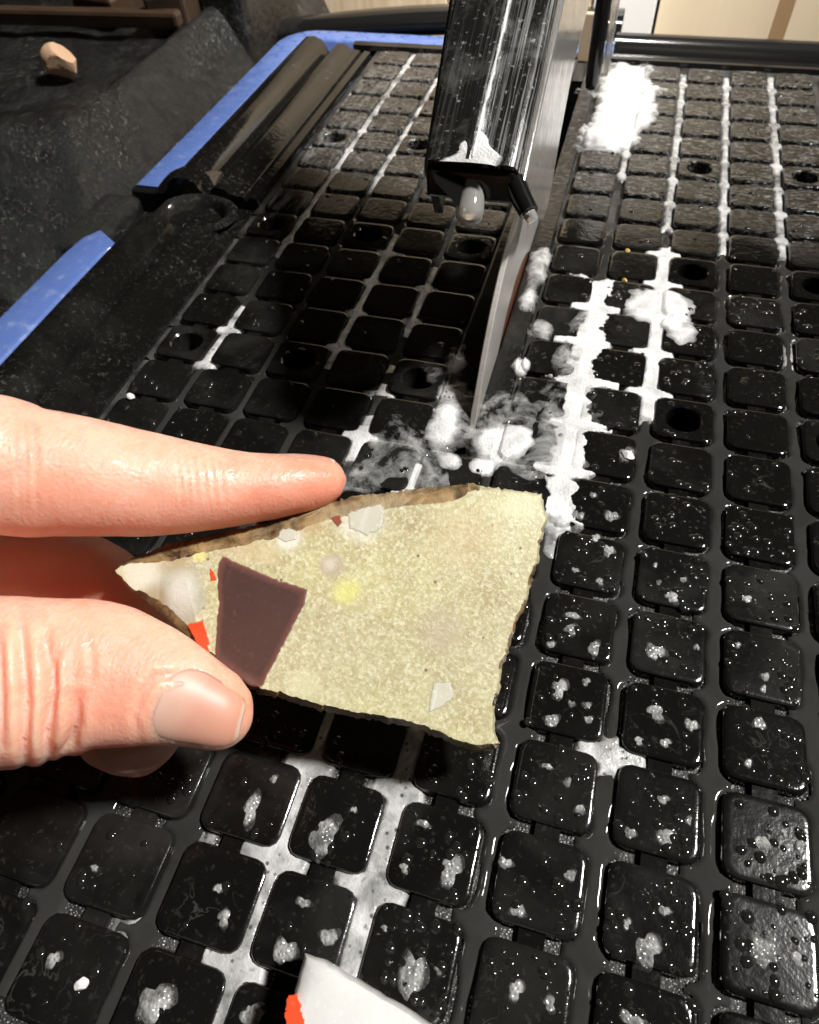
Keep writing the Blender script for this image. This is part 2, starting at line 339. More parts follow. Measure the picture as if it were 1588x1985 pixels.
bump(nt, b, math_(nt, 'ADD', n2, math_(nt, 'MULTIPLY', n4, 0.6)), 0.25, 0.0003)
b.inputs['Subsurface Weight'].default_value = 0.12; b.inputs['Subsurface Scale'].default_value = 0.002
m, nt, b = new_mat('brown_stone_rind'); p = nt.nodes.new('ShaderNodeTexCoord').outputs['Object']
n1 = noise(nt, p, 160, 5, 0.7, 0.5); n2 = noise(nt, p, 60, 4, 0.6)
c = mixc(nt, ramp(nt, n1, [(0.35, 0.0), (0.62, 1.0)]), (0.035, 0.018, 0.008), (0.34, 0.22, 0.10)); c = mixc(nt, ramp(nt, n2, [(0.5, 0.0), (0.7, 0.6)]), c, (0.50, 0.42, 0.26))
nt.links.new(c, b.inputs['Base Color']); b.inputs['Roughness'].default_value = 0.4; bump(nt, b, n1, 0.7, 0.0012); M['rind'] = m
def m_clast(name, a, b2, rough=0.3, sc=60, soft=None, rim=True):
    m, nt, b = new_mat(name); p = nt.nodes.new('ShaderNodeTexCoord').outputs['Object']
    n1 = noise(nt, p, sc, 4, 0.6); n2 = noise(nt, p, 1200, 2, 0.5)
    c = mixc(nt, n1, a, b2); c = mixc(nt, ramp(nt, n2, [(0.6, 0.0), (0.75, 0.3)]), c, tuple(min(1, q * 1.7) for q in b2))
    st = ramp(nt, noise(nt, scalev(nt, p, (500, 30, 30), (0.3, 0.2, 0.5)), 1.0, 3, 0.6), [(0.62, 0.0), (0.72, 0.25)]); c = mixc(nt, st, c, tuple(min(1, q * 1.9) for q in b2))
    at_ = nt.nodes.new('ShaderNodeAttribute'); at_.attribute_name = 'core'
    if soft: c = mixc(nt, ramp(nt, at_.outputs['Fac'], [(0.35, 0.8), (0.95, 0.0)]), c, soft)
    tt = math_(nt, 'ADD', at_.outputs['Fac'], math_(nt, 'MULTIPLY', math_(nt, 'SUBTRACT', noise(nt, p, 900, 3, 0.6), 0.5), 0.5))
    if rim: nt.links.new(ramp(nt, tt, [(0.0, 0.0), (0.40, 1.0)]), b.inputs['Alpha'])
    nt.links.new(c, b.inputs['Base Color']); b.inputs['Roughness'].default_value = rough; b.inputs['Coat Weight'].default_value = 0.2
    return m
M['purple'] = m_clast('purple_brown_jasper', (0.040, 0.019, 0.016), (0.105, 0.053, 0.043), 0.35, 28, soft=(0.20, 0.075, 0.06))
M['red'] = m_clast('red_jasper', (0.62, 0.05, 0.015), (0.75, 0.10, 0.03))
M['darkred'] = m_clast('dark_red_jasper', (0.20, 0.05, 0.03), (0.30, 0.09, 0.05))
M['quartz'] = m_clast('white_quartz', (0.46, 0.43, 0.33), (0.66, 0.63, 0.53), 0.35, 160)
M['chip'] = m_clast('white_cut_stone', (0.50, 0.50, 0.48), (0.80, 0.80, 0.78), 0.4, 90, rim=False)
M['gold'] = m_simple('yellow_stone', (0.55, 0.36, 0.10), 0.35)
M['orange'] = m_clast('orange_white_stone', (0.72, 0.60, 0.46), (0.50, 0.20, 0.05), 0.4, 130, rim=False)

# ------------------------------------------------------------------ saw table (setting object under everything)
Z_TOP, Z_TAB, Z_FLOOR = 0.0006, -0.0004, -0.0019
PW, PH, PRAD = 0.0163, 0.0161, 0.0026
XL, XR, Y0, Y1 = -7.56 * PC, 0.125, -0.20, 16.25 * PR
SLOT = (-0.0425, -0.0369, PR, 15 * PR)
def shift(c): return 0.0014 if c <= -3 else 0.0
table = empty('saw_table', (-0.03, 0.05, -0.02))
tag(table, 'black plastic tile saw table with rows of raised square pads, wet and foamy', 'saw table')
def sheet(rects, z):
    v = []; f = []
    for (x0, x1, y0, y1) in rects:
        k = len(v); v += [(x0, y0, z), (x1, y0, z), (x1, y1, z), (x0, y1, z)]; f.append((k, k + 1, k + 2, k + 3))
    return v, f
sx0, sx1, sy0, sy1 = SLOT
HOLES = {(c, k) for c in (1, 3, -3, -5, -7) for k in (2, 6, 10)}
v = []; f = []
def quad(x0, x1, y0, y1):
    k = len(v); v.extend([(x0, y0, Z_FLOOR), (x1, y0, Z_FLOOR), (x1, y1, Z_FLOOR), (x0, y1, Z_FLOOR)]); f.append((k, k + 1, k + 2, k + 3))
for c in range(-7, 6):
    xa, xb = (c - .5) * PC, (c + .5) * PC
    if c == -7: xa = XL
    for k in range(-11, 17):
        ya, yb = k * PR, min((k + 1) * PR, Y1)
        if ya >= Y1: continue
        if c == -2 and 1 <= k < 15: quad(xa, sx0, ya, yb); quad(sx1, xb, ya, yb)
        elif (c, k) in HOLES:
            hx, hy = c * PC + shift(c), (k + .5) * PR; b0 = len(v); n_ = 24
            for i_ in range(n_):
                a_ = 2 * math.pi * i_ / n_; ca, sa = math.cos(a_), math.sin(a_)
                t_ = min((xb - hx) / ca if ca > 1e-6 else (xa - hx) / ca if ca < -1e-6 else 9, (yb - hy) / sa if sa > 1e-6 else (ya - hy) / sa if sa < -1e-6 else 9)
                v.append((hx + .0058 * ca, hy + .0058 * sa, Z_FLOOR)); v.append((hx + t_ * ca, hy + t_ * sa, Z_FLOOR))
            for i_ in range(n_):
                j_ = (i_ + 1) % n_; f.append((b0 + 2 * i_, b0 + 2 * i_ + 1, b0 + 2 * j_ + 1, b0 + 2 * j_))
        else: quad(xa, xb, ya, yb)
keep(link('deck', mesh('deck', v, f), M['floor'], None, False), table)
# slot walls
v = []; f = []
for (x0, y0, x1, y1) in ((sx0, sy0, sx0, sy1), (sx0, sy1, sx1, sy1), (sx1, sy1, sx1, sy0), (sx1, sy0, sx0, sy0)):
    k = len(v); v += [(x0, y0, Z_FLOOR), (x1, y1, Z_FLOOR), (x1, y1, -0.05), (x0, y0, -0.05)]; f.append((k, k + 1, k + 2, k + 3))
keep(link('slot_wall', mesh('slot_wall', v, f), M['black'], None, False), table)

def rrect(wd, ht, r, n=4):
    out = []
    for (cx, cy, a0) in ((wd / 2 - r, ht / 2 - r, 0), (-wd / 2 + r, ht / 2 - r, 90), (-wd / 2 + r, -ht / 2 + r, 180), (wd / 2 - r, -ht / 2 + r, 270)):
        for k in range(n):
            a = math.radians(a0 + 90 * k / (n - 1)); out.append((cx + r * math.cos(a), cy + r * math.sin(a)))
    full = []
    for k in range(len(out)):                                       # two more points on each straight side
        full.append(out[k])
        if k % n == n - 1:
            a, b_ = out[k], out[(k + 1) % len(out)]
            full += [(a[0] + (b_[0] - a[0]) * t, a[1] + (b_[1] - a[1]) * t) for t in (1 / 3, 2 / 3)]
    return full
def pad_mesh(name, hole=False):
    rings = [(0.0, Z_FLOOR - 0.0003), (0.00016, Z_TOP - 0.00045), (0.00028, Z_TOP - 0.00022), (0.00055, Z_TOP - 0.00008), (0.0010, Z_TOP), (0.0015, Z_TOP)]
    v = []; f = []; n = 24
    for (ins, z) in rings:
        for (x, y) in rrect(PW - 2 * ins, PH - 2 * ins, PRAD - ins * 0.5): v.append((x, y, z))
    for k in range(len(rings) - 1):
        for i in range(n):
            j = (i + 1) % n; f.append((k * n + i, k * n + j, (k + 1) * n + j, (k + 1) * n + i))
    b0 = (len(rings) - 1) * n
    if not hole: f.append(tuple(b0 + i for i in range(n)))
    else:
        angs = [math.atan2(v[b0 + i][1], v[b0 + i][0]) for i in range(n)]
        for (r, z) in ((0.0054, Z_TOP), (0.0049, Z_TOP - 0.0005), (0.0046, -0.030)):
            for a in angs: v.append((r * math.cos(a), r * math.sin(a), z))
        for k in range(5, 8):
            for i in range(n):
                j = (i + 1) % n; f.append((k * n + i, k * n + j, (k + 1) * n + j, (k + 1) * n + i))
        f.append(tuple(8 * n + i for i in range(n)))
    return mesh(name, v, f)
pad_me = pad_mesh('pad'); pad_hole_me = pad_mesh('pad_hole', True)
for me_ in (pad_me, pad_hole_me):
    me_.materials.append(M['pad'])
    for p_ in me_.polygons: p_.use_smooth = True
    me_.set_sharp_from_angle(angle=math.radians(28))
tb = [(-.0026, -.0028, Z_FLOOR - .0002), (.0026, -.0028, Z_FLOOR - .0002), (.0026, .0028, Z_FLOOR - .0002), (-.0026, .0028, Z_FLOOR - .0002),
      (-.0024, -.0028, Z_TAB), (.0024, -.0028, Z_TAB), (.0024, .0028, Z_TAB), (-.0024, .0028, Z_TAB)]
tab_me = mesh('tab', tb, [(4, 5, 6, 7), (0, 1, 5, 4), (1, 2, 6, 5), (2, 3, 7, 6), (3, 0, 4, 7)]); tab_me.materials.append(M['pad'])
PADS = []
for c in range(-7, 6):
    for k in range(-10, 16):
        if c == -2 and k >= 1: continue
        x, y = c * PC + shift(c), (k + 0.5) * PR
        u = proj((x, y, 0))
        if not (-190 < u[0] < CW + 150 and u[1] < CH + 190): continue
        hole = (c in (1, 3, -3, -5, -7)) and k in (2, 6, 10)
        PADS.append((c, k, x, y, hole))
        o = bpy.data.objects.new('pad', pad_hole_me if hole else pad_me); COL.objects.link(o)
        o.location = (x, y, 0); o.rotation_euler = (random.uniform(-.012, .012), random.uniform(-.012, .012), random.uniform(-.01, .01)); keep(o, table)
        if c <= -3: o.scale = (1.06, 1.01, 1)
        if k < 15 and not (c == -2 and k == 0):
            o = bpy.data.objects.new('tab', tab_me); COL.objects.link(o); o.location = (x, y + PR / 2, 0); keep(o, table)
# smooth strips beside the slot
def slab_strip(name, x0, x1, y0, y1, mat):
    o = box(name, ((x0 + x1) / 2, (y0 + y1) / 2, (Z_TOP + Z_FLOOR) / 2 - 0.0002), (x1 - x0, y1 - y0, Z_TOP - Z_FLOOR), mat, None, 0.0006)
    return keep(o, table)
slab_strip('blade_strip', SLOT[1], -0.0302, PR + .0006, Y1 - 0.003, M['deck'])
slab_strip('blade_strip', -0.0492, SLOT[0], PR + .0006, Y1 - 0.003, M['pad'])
# left edge moulding of the table: stepped lip, groove and rolled edge
z0 = Z_TOP
prof = [(-0.1506, Z_FLOOR), (-0.1512, z0), (-0.1545, z0 + .0004), (-0.1552, z0 - .0012), (-0.1562, z0 - .0012), (-0.1570, z0 + .0004), (-0.163, z0 + .0012), (-0.1650, z0 + .003), (-0.1690, z0 + .0035),
        (-0.1712, z0 + .0020), (-0.1722, z0 - .0015), (-0.1745, z0 - .002), (-0.1758, z0 + .001), (-0.178, z0 + .0045), (-0.182, z0 + .0062), (-0.187, z0 + .0058), (-0.1905, z0 + .003), (-0.1925, z0 - .002), (-0.193, -0.03)]
def lip(y0, y1, name, dz=0.0, dx=0.0):
    v, f = extrude_profile([(a + dx, b + dz) for a, b in prof[::-1]], 'y', y0, y1, False, 24)
    v = [(x, y, z + 0.0003 * (fbm(np.array(x * 60.), np.array(y * 60.)) - .5)) for (x, y, z) in v]
    o = link(name, mesh(name, v, f), M['edge']); autosmooth(o, 50); return keep(o, table)
lip(-0.12, 0.1075, 'edge_lip'); lip(0.1325, 0.285, 'edge_lip', 0.001)
# end caps beside the notch
def cap(y, up, dz):
    v = [(a, y, b + dz) for a, b in prof] + [(-0.1506, y, -0.03)]
    o = link('lip_end', mesh('lip_end', v, [tuple(range(len(v)))]), M['black'], None, False); return keep(o, table)
cap(0.1075, 1, 0); cap(0.1325, -1, 0.001)
# notch: a scooped cup with a hole
v = []; f = []; n = 28
for (r, z) in ((1.35, -.0006), (1.12, 0.0010), (0.98, 0.0), (0.85, -0.004), (0.7, -0.009), (0.0, -0.011)):
    for i in range(n):
        a = 2 * math.pi * i / n; v.append((-0.1735 + .0135 * r * math.cos(a), 0.1205 + .0105 * r * math.sin(a), z + (0.001 if math.sin(a) > .3 else 0)))
for k in range(5):
    for i in range(n): f.append((k * n + i, k * n + (i + 1) % n, (k + 1) * n + (i + 1) % n, (k + 1) * n + i))
keep(link('notch_cup', mesh('notch_cup', v, f), M['edge']), table)
box_o = box('notch_floor', (-0.172, 0.120, -0.006), (0.043, 0.0252, 0.006), M['edge']); keep(box_o, table)
# rolled lip hood that hooks over the rail above the notch
v = []; f = []; n = 14; ny = 8
for j in range(ny + 1):
    t = j / ny; yy = 0.1325 + 0.020 * t; wdt = 0.030 * (1 - 0.35 * t) ; h = 0.0085 * math.sqrt(max(0.02, 1 - (1 - min(1, t * 2.2)) ** 2)) * (1 - 0.55 * max(0, t - .4))
    for i in range(n + 1):
        a = math.pi * i / n; v.append((-0.1845 - wdt / 2 * math.cos(a) , yy, -0.001 + h * math.sin(a)))
for j in range(ny):
    for i in range(n): f.append((j * (n + 1) + i, j * (n + 1) + i + 1, (j + 1) * (n + 1) + i + 1, (j + 1) * (n + 1) + i))
keep(link('lip_hood', mesh('lip_hood', v, f), M['edge']), table)
# back lip of the table: a step, a groove and a rounded bar
prof_b = [(Y1 - .0004, Z_FLOOR), (Y1, z0), (Y1 + .004, z0 + .0008), (Y1 + .006, z0 - .0005), (Y1 + .008, z0 - .0005), (Y1 + .0095, z0 + .003), (Y1 + .0115, z0 + .0056), (Y1 + .0145, z0 + .0066), (Y1 + .018, z0 + .0058), (Y1 + .0205, z0 + .003), (Y1 + .0215, -0.03)]
v, f = extrude_profile(prof_b, 'x', -0.026, 0.16, False, 20)
o = link('back_lip', mesh('back_lip', v, f), M['bar']); autosmooth(o, 50); keep(o, table)
prof_b2 = [(Y1 - .0004, Z_FLOOR), (Y1, z0), (Y1 + .004, z0 + .0005), (Y1 + .0055, z0 - .003), (Y1 + .007, -.03)]
v, f = extrude_profile(prof_b2, 'x', -0.165, -0.026, False, 20)
o = link('back_lip', mesh('back_lip', v, f), M['edge']); autosmooth(o, 50); keep(o, table)

# ------------------------------------------------------------------ blue frame rails
def rail(name, pts, wd, label):
    """flat painted bar with rounded edges along pts (x, y), top at z = 0"""
    prof = [(-.5, -.03), (-.5, -.0012), (-.46, -.0003), (-.40, 0), (.40, 0), (.46, -.0003), (.5, -.0012), (.5, -.03)]
    v = []; f = []; n = len(prof)
    for i, (x, y) in enumerate(pts):
        a = np.array(pts[max(0, i - 1)]); b_ = np.array(pts[min(len(pts) - 1, i + 1)]); t = (b_ - a) / np.linalg.norm(b_ - a); nn = np.array([t[1], -t[0]])
        for (u, z) in prof:
            q = np.array([x, y]) + nn * u * wd; v.append((q[0], q[1], z))
    for i in range(len(pts) - 1):
        for k in range(n - 1): f.append((i * n + k, i * n + k + 1, (i + 1) * n + k + 1, (i + 1) * n + k)[::-1])
    f.append(tuple(range(n))); f.append(tuple((len(pts) - 1) * n + k for k in range(n))[::-1])
    o = link(name, mesh(name, v, f), M['blue']); autosmooth(o, 50); tag(o, label, 'metal rail', 'blue frame rails'); return o
arc = [(-0.2035 + .014 * (1 - math.cos(a)), 0.296 + .014 * math.sin(a)) for a in np.linspace(0, math.pi / 2, 7)]
rail('frame_rail', [(-0.2035, 0.137), (-0.2035, 0.2)] + arc + [(-0.12, 0.310), (-0.02, 0.312)], 0.0145, 'long blue painted rail bending round the far corner of the saw table')
rail('frame_rail', [(-0.2045, -0.08), (-0.2045, 0.02), (-0.2043, 0.085), (-0.2035, 0.0935), (-0.2005, 0.098)], 0.0160, 'short blue painted rail end at the left edge above the index finger')

capo = box('rail_cap', (-0.2035, 0.1352, -0.0158), (0.0152, 0.004, 0.030), M['black'], None, 0.0005); keep(capo, table)
# ------------------------------------------------------------------ basin beside and under the table
nx, ny = 150, 150
xs = np.linspace(-0.215, -0.62, nx); ys = np.linspace(-0.16, 0.62, ny)
XX, YY = np.meshgrid(xs, ys, indexing='ij')
xr = -0.247 - 0.35 * np.clip(0.165 - YY, 0, 1) - 0.05 * np.clip(YY - .2, -1, 1) * 0
edge_x = smooth(-0.212, -0.247, XX); edge_y = smooth(0.085, 0.158 , YY + 0.25 * np.clip(-0.25 - XX, 0, .1))
plate = np.minimum(edge_x, edge_y)
ZZ = -0.040 + 0.055 * plate
inner = smooth(-0.249, -0.256, XX) * smooth(0.170, 0.180, YY + 0.25 * np.clip(-0.25 - XX, 0, .1))
ZZ -= 0.006 * inner
ZZ += 0.0018 * (fbm(XX * 160, YY * 160, 3) - .5) + 0.003 * (fbm(XX * 30 + 5, YY * 30, 3) - .5)
v = np.stack([XX, YY, ZZ], -1).reshape(-1, 3); f = [(i * ny + j, i * ny + j + 1, (i + 1) * ny + j + 1, (i + 1) * ny + j)[::-1] for i in range(nx - 1) for j in range(ny - 1)]
bs = empty('water_basin', (-0.3, 0.2, -0.05)); tag(bs, 'rough black plastic water basin left of the blue rail, speckled with wet slurry', 'basin')
keep(link('basin_wall', mesh('basin_wall', v, f), M['basin']), bs)
box_o = box('basin_floor', (-0.05, 0.15, -0.056), (1.4, 1.1, 0.01), M['black']); keep(box_o, bs)
# curved rear rim of the basin, seen above the far rail
pts = []
for t in np.linspace(0, 1, 20):
    x = -0.225 + 0.20 * t; pts.append((x, 0.338 , -0.006 + 0.012 * math.sin(math.pi * min(1, t * 1.4) / 2)))
v = []; f = []; n = 10
for (x, y, z) in pts:
    for i in range(n):
        a = 2 * math.pi * i / n; v.append((x, y + .011 * math.cos(a), z - .004 + .007 * math.sin(a)))
for k in range(len(pts) - 1):
    for i in range(n): f.append((k * n + i, k * n + (i + 1) % n, (k + 1) * n + (i + 1) % n, (k + 1) * n + i)[::-1])
keep(link('rear_rim', mesh('rear_rim', v, f), M['black']), bs)
# dark ledge end between basin and rail
keep(box('basin_corner', (-0.243, 0.335, 0.0), (0.03, 0.075, 0.05), M['basin'], None, 0.006), bs)
keep(box('rail_bracket', (-0.2155, 0.1135, -0.008), (0.018, 0.040, 0.012), M['basin'], None, 0.003), bs)

# ------------------------------------------------------------------ backdrop boards standing behind the saw
o = box('pine_board', (-0.205, 0.425, 0.055), (0.125, 0.018, 0.22), M['pine'], None, 0.001); tag(o, 'pale pine board with upright grain standing behind the far blue rail', 'board')
o = box('pine_board', (-0.0945, 0.428, 0.055), (0.092, 0.018, 0.22), M['pine'], None, 0.001); tag(o, 'pale pine board standing mostly hidden behind the blade guard', 'board')
o = box('white_board', (-0.028, 0.4265, 0.05), (0.038, 0.016, 0.23), M['white'], None, 0.001); tag(o, 'narrow white board standing between the guard and the cardboard', 'board')
cb = empty('cardboard_sheet', (0.10, 0.43, -0.06)); tag(cb, 'tan cardboard sheet with brown tape standing at the far right', 'cardboard')
keep(box('panel', (0.127, 0.430, 0.05), (0.268, 0.010, 0.23), M['card'], None, 0.001), cb)
keep(box('tape', (0.066, 0.4246, 0.05), (0.009, 0.0006, 0.228), M['tape']), cb)

# ------------------------------------------------------------------ saw blade
BX, BY, BZ, BR, BT = -0.0381, 0.092, -0.0425, 0.075, 0.0018
blade = empty('cutting_blade', (BX, BY, BZ)); tag(blade, 'thin steel saw blade with rusty rim rising from the slot under the guard', 'saw blade')
def disc(name, r0, r1, t, mat):
    v = []; f = []; n = 128
    for (r, x) in ((r0, -t / 2), (r1 - .0003, -t / 2), (r1, -t / 2 + .0003), (r1, t / 2 - .0003), (r1 - .0003, t / 2), (r0, t / 2)):
        for i in range(n):
            a = 2 * math.pi * i / n; v.append((BX + x, BY + r * math.cos(a), BZ + r * math.sin(a)))
    for k in range(5):
        for i in range(n): f.append((k * n + i, k * n + (i + 1) % n, (k + 1) * n + (i + 1) % n, (k + 1) * n + i))
    o = link(name, mesh(name, v, f), mat); autosmooth(o, 30); return keep(o, blade)
disc('disc', 0.008, BR - 0.024, BT - 0.0004, M['rust']); disc('rim', BR - 0.0241, BR, BT, M['steel'])

# ------------------------------------------------------------------ blade guard
GA = np.array([0, math.cos(math.radians(28)), math.sin(math.radians(28))]); GN = np.array([0, -GA[2], GA[1]])
G0 = np.array([0, 0.036, 0.0725])
guard = empty('blade_guard', (-0.041, 0.09, 0.06)); tag(guard, 'dark scratched plastic blade guard hanging over the blade, foam on its ridge', 'blade guard')
GL = 0.165
prof = [(-.0522, -.020), (-.0524, -.004), (-.0520, -.0016), (-.0508, -.0004), (-.0490, 0), (-.0440, .0004), (-.0425, .0010), (-.0416, .0010), (-.0406, .0002), (-.0370, -.0001), (-.0335, 0.0), (-.0322, -.0004), (-.0314, -.0016), (-.0311, -.004)]
inn = [(-.0331, -.004), (-.034, -.0024), (-.049, -.0024), (-.0503, -.004), (-.0502, -.020)]
allp = prof + inn; v = []; f = []; n = len(allp); ns = 12
for k in range(ns + 1):
    s_ = GL * k / ns
    drop = 0.0
    for (x, h) in allp:
        q = G0 + GA * s_ + GN * h; v.append((x - 0.075 * s_ * min(1, max(0, (-.0411 - x) / .009)), q[1], q[2]))
for k in range(ns):
    for i in range(n):
        j = (i + 1) % n; f.append((k * n + i, k * n + j, (k + 1) * n + j, (k + 1) * n + i)[::-1])
f.append(tuple(range(n))); f.append(tuple(ns * n + i for i in range(n))[::-1])
o = link('cover', mesh('cover', v, f), M['guard']); autosmooth(o, 45); keep(o, guard)
# clear side wall
def side_wall(name, x, th, pts, mat):
    n = len(pts); v = [(x - th / 2, a, b_) for a, b_ in pts] + [(x + th / 2, a, b_) for a, b_ in pts]
    f = [tuple(range(n)), tuple(range(n, 2 * n))[::-1]] + [(i, i + n, (i + 1) % n + n, (i + 1) % n) for i in range(n)]
    o = link(name, mesh(name, v, f), mat, None, False); bevel(o, 0.0005); return keep(o, guard)
def gp(s_, h): q = G0 + GA * s_ + GN * h; return (q[1], q[2])
wall = [gp(-.0015, -.003), gp(0.165, -.003), (0.152, 0.075), (0.150, 0.068), (0.121, 0.061), (0.106, 0.049), (0.098, 0.038), (0.091, 0.0335), (0.083, 0.034), (0.056, 0.050)]
side_wall('side_wall', -0.0305, 0.0016, wall, M['clear'])
# front end: a closed lip, hanging blocks, a nozzle and a drip
keep(box('front_lip', (-0.0417, 0.0372, 0.0675), (0.0196, 0.0030, 0.0070), M['black'], None, 0.0008), guard)
def hull(name, pts, mat, parent, bev=0.0, sub=0):
    bm = bmesh.new(); [bm.verts.new(p) for p in pts]; r = bmesh.ops.convex_hull(bm, input=bm.verts)
    for g_ in r['geom_interior']:
        if isinstance(g_, bmesh.types.BMVert): bm.verts.remove(g_)
    me_ = bpy.data.meshes.new(name); bm.to_mesh(me_); bm.free()
    o = link(name, me_, mat, None, False)
    if bev: bevel(o, bev, 3)
    if parent: keep(o, parent)
    return o
D0 = 0.1475
def slabpts(px, d0, d1): return [at(x, y, d) for (x, y) in px for d in (d0, d1)]
hull('front_block', slabpts([(838, 330), (905, 335), (890, 402), (862, 372), (842, 350)], .1475, .153), M['black'], guard, .0004)
def tube(name, pts, radii, mat, parent, n=14, close=True):
    v = []; f = []
    for i, p_ in enumerate(pts):
        a = np.array(pts[max(0, i - 1)]); b_ = np.array(pts[min(len(pts) - 1, i + 1)]); t = (b_ - a) / (np.linalg.norm(b_ - a) + 1e-12)
        u_ = np.cross(t, [0.3, 0.2, 1]); u_ /= np.linalg.norm(u_) + 1e-12; w_ = np.cross(t, u_)
        for k in range(n):
            g_ = 2 * math.pi * k / n; v.append(np.array(p_) + radii[i] * (math.cos(g_) * u_ + math.sin(g_) * w_))
    for i in range(len(pts) - 1):
        for k in range(n): f.append((i * n + k, i * n + (k + 1) % n, (i + 1) * n + (k + 1) % n, (i + 1) * n + k))
    if close: f.append(tuple(range(n))[::-1]); f.append(tuple((len(pts) - 1) * n + k for k in range(n)))
    o = link(name, mesh(name, v, f), mat); autosmooth(o, 50)
    if parent: keep(o, parent)
    return o
dp = [at(917, 338, .150), at(916, 365, .150), at(914, 390, .1498), at(911, 410, .1496), at(908, 424, .1495), at(906, 433, .1495), at(905, 436, .1495)]
tube('drip', dp, [.0026, .0027, .0029, .0031, .0028, .0016, .0004], M['drip'], guard, 18)
tube('nozzle', [at(998, 352, .1475), at(1012, 385, .1470), at(1026, 412, .1465)], [.0024, .0023, .0021], M['black'], guard, 18)
tube('nozzle_tip', [at(1026, 413, .1466), at(1034, 428, .1466)], [.0014, .0012], M['drip'], guard, 14)
# foam lying on the guard's ridge and front
def foam_strip(name, L, wd, hh, seed, parent, label):
    n = 60; v = []; f = []; m_ = 6
    for i in range(n + 1):
        s_ = L[0] + (L[1] - L[0]) * i / n
        wv = wd * (0.35 + 1.1 * vnoise(np.array(s_ * 380 + seed), np.array(seed * 1.0))) ; xo = -.0411 + .0003 * (vnoise(np.array(s_ * 90.), np.array(3. + seed)) - .5)
        for k in range(m_ + 1):
            u_ = k / m_ * 2 - 1; h = 0.0008 + hh * (1 - u_ * u_); q = G0 + GA * s_ + GN * h; v.append((xo + u_ * wv, q[1], q[2]))
    for i in range(n):
        for k in range(m_): f.append((i * (m_ + 1) + k, i * (m_ + 1) + k + 1, (i + 1) * (m_ + 1) + k + 1, (i + 1) * (m_ + 1) + k))
    me_ = mesh(name, v, f); a_ = me_.attributes.new('thick', 'FLOAT', 'POINT'); a_.data.foreach_set('value', np.tile(np.array([.1, .5, .9, 1, .9, .5, .1], np.float32), n + 1)); o = link(name, me_, M['foam']); tag(o, label, 'foam'); return o
foam_strip('soap_foam', (0.0005, 0.11), .0006, .0004, 4, None, 'thin line of white foam along the ridge of the blade guard')
v = []; f = []; th_ = []; nr, nc = 10, 16
for i in range(nr + 1):
    s_ = -.0008 + .0075 * i / nr; hw = .0061 * (1 - i / nr) ** .8 + .0004
    for j in range(nc + 1):
        u_ = j / nc * 2 - 1; x = -.0412 + .0004 + u_ * hw * (1 + .2 * math.sin(5 * u_ + i)); q = G0 + GA * s_ + GN * (.0005 + .0005 * (1 - u_ * u_)); v.append((x, q[1], q[2])); th_.append(2.0 * (1 - abs(u_) ** 3) * min(1, (nr - i) / 3 + .3))
for i in range(nr):
    for j in range(nc): f.append((i * (nc + 1) + j, i * (nc + 1) + j + 1, (i + 1) * (nc + 1) + j + 1, (i + 1) * (nc + 1) + j))
me_ = mesh('soap_foam', v, f); me_.attributes.new('thick', 'FLOAT', 'POINT').data.foreach_set('value', np.array(th_, np.float32)); o = link('soap_foam', me_, M['foam']); tag(o, 'small wedge of white foam on the front lip of the blade guard', 'foam')
# rear strut with clear fin
strut = empty('rear_strut', (-0.031, 0.25, 0.0)); tag(strut, 'upright black rod with clear fin standing behind the guard beside the foam', 'strut')
tube('rod', [(-.0312, .2485, .0045), (-.0312, .2485, .0055), (-.0312, .2485, .008), (-.0312, .2487, .03), (-.0310, .249, .17)], [.0012, .0026, .0032, .0034, .0038], M['black'], None, 16); keep(bpy.context.scene.objects['rod'], strut)
fo = box('fin', (-.0262, .2500, .090), (.0030, .0035, .16), M['clear'], None, .0008); keep(fo, strut)
keep(box('mount_plate', (-0.0385, 0.277, 0.016), (0.0060, 0.003, 0.020), M['tan'], None, .0006), strut)

# ------------------------------------------------------------------ foam and water on the table
def pad_dist(X, Y):
    """signed distance-like field to pads and tabs: > 0 outside"""
    c = np.round(X / PC); xx = X - c * PC - np.where(c <= -3, 0.0014, 0); k = np.floor(Y / PR); yy = Y - (k + .5) * PR
    r = PRAD; qx = np.abs(xx) - (PW / 2 - r); qy = np.abs(yy) - (PH / 2 - r)
    d = np.hypot(np.maximum(qx, 0), np.maximum(qy, 0)) + np.minimum(np.maximum(qx, qy), 0) - r
    return np.where((c == -2) & (k >= 1), -1, d)
def hfield(name, bounds, res, func, mat):
    x0, x1, y0, y1 = bounds; nx = int((x1 - x0) / res) + 1; ny = int((y1 - y0) / res) + 1
    X, Y = np.meshgrid(np.linspace(x0, x1, nx), np.linspace(y0, y1, ny), indexing='ij')
    z, ok, th = func(X, Y)
    idx = -np.ones(X.shape, int); cell = ok[:-1, :-1] & ok[1:, :-1] & ok[1:, 1:] & ok[:-1, 1:]
    use = np.zeros(X.shape, bool); use[:-1, :-1] |= cell; use[1:, :-1] |= cell; use[1:, 1:] |= cell; use[:-1, 1:] |= cell
    idx[use] = np.arange(use.sum()); v = np.stack([X[use], Y[use], z[use]], -1)
    i, j = np.where(cell); f = np.stack([idx[i, j], idx[i + 1, j], idx[i + 1, j + 1], idx[i, j + 1]], -1)
    me_ = bpy.data.meshes.new(name); me_.from_pydata(v.tolist(), [], f.tolist()); me_.update()
    at_ = me_.attributes.new('thick', 'FLOAT', 'POINT'); at_.data.foreach_set('value', np.clip(th[use], 0, 1).astype(np.float32))
    return link(name, me_, mat)
ZH = lambda X, Y: np.where(pad_dist(X, Y) < 0, Z_TOP, Z_FLOOR)
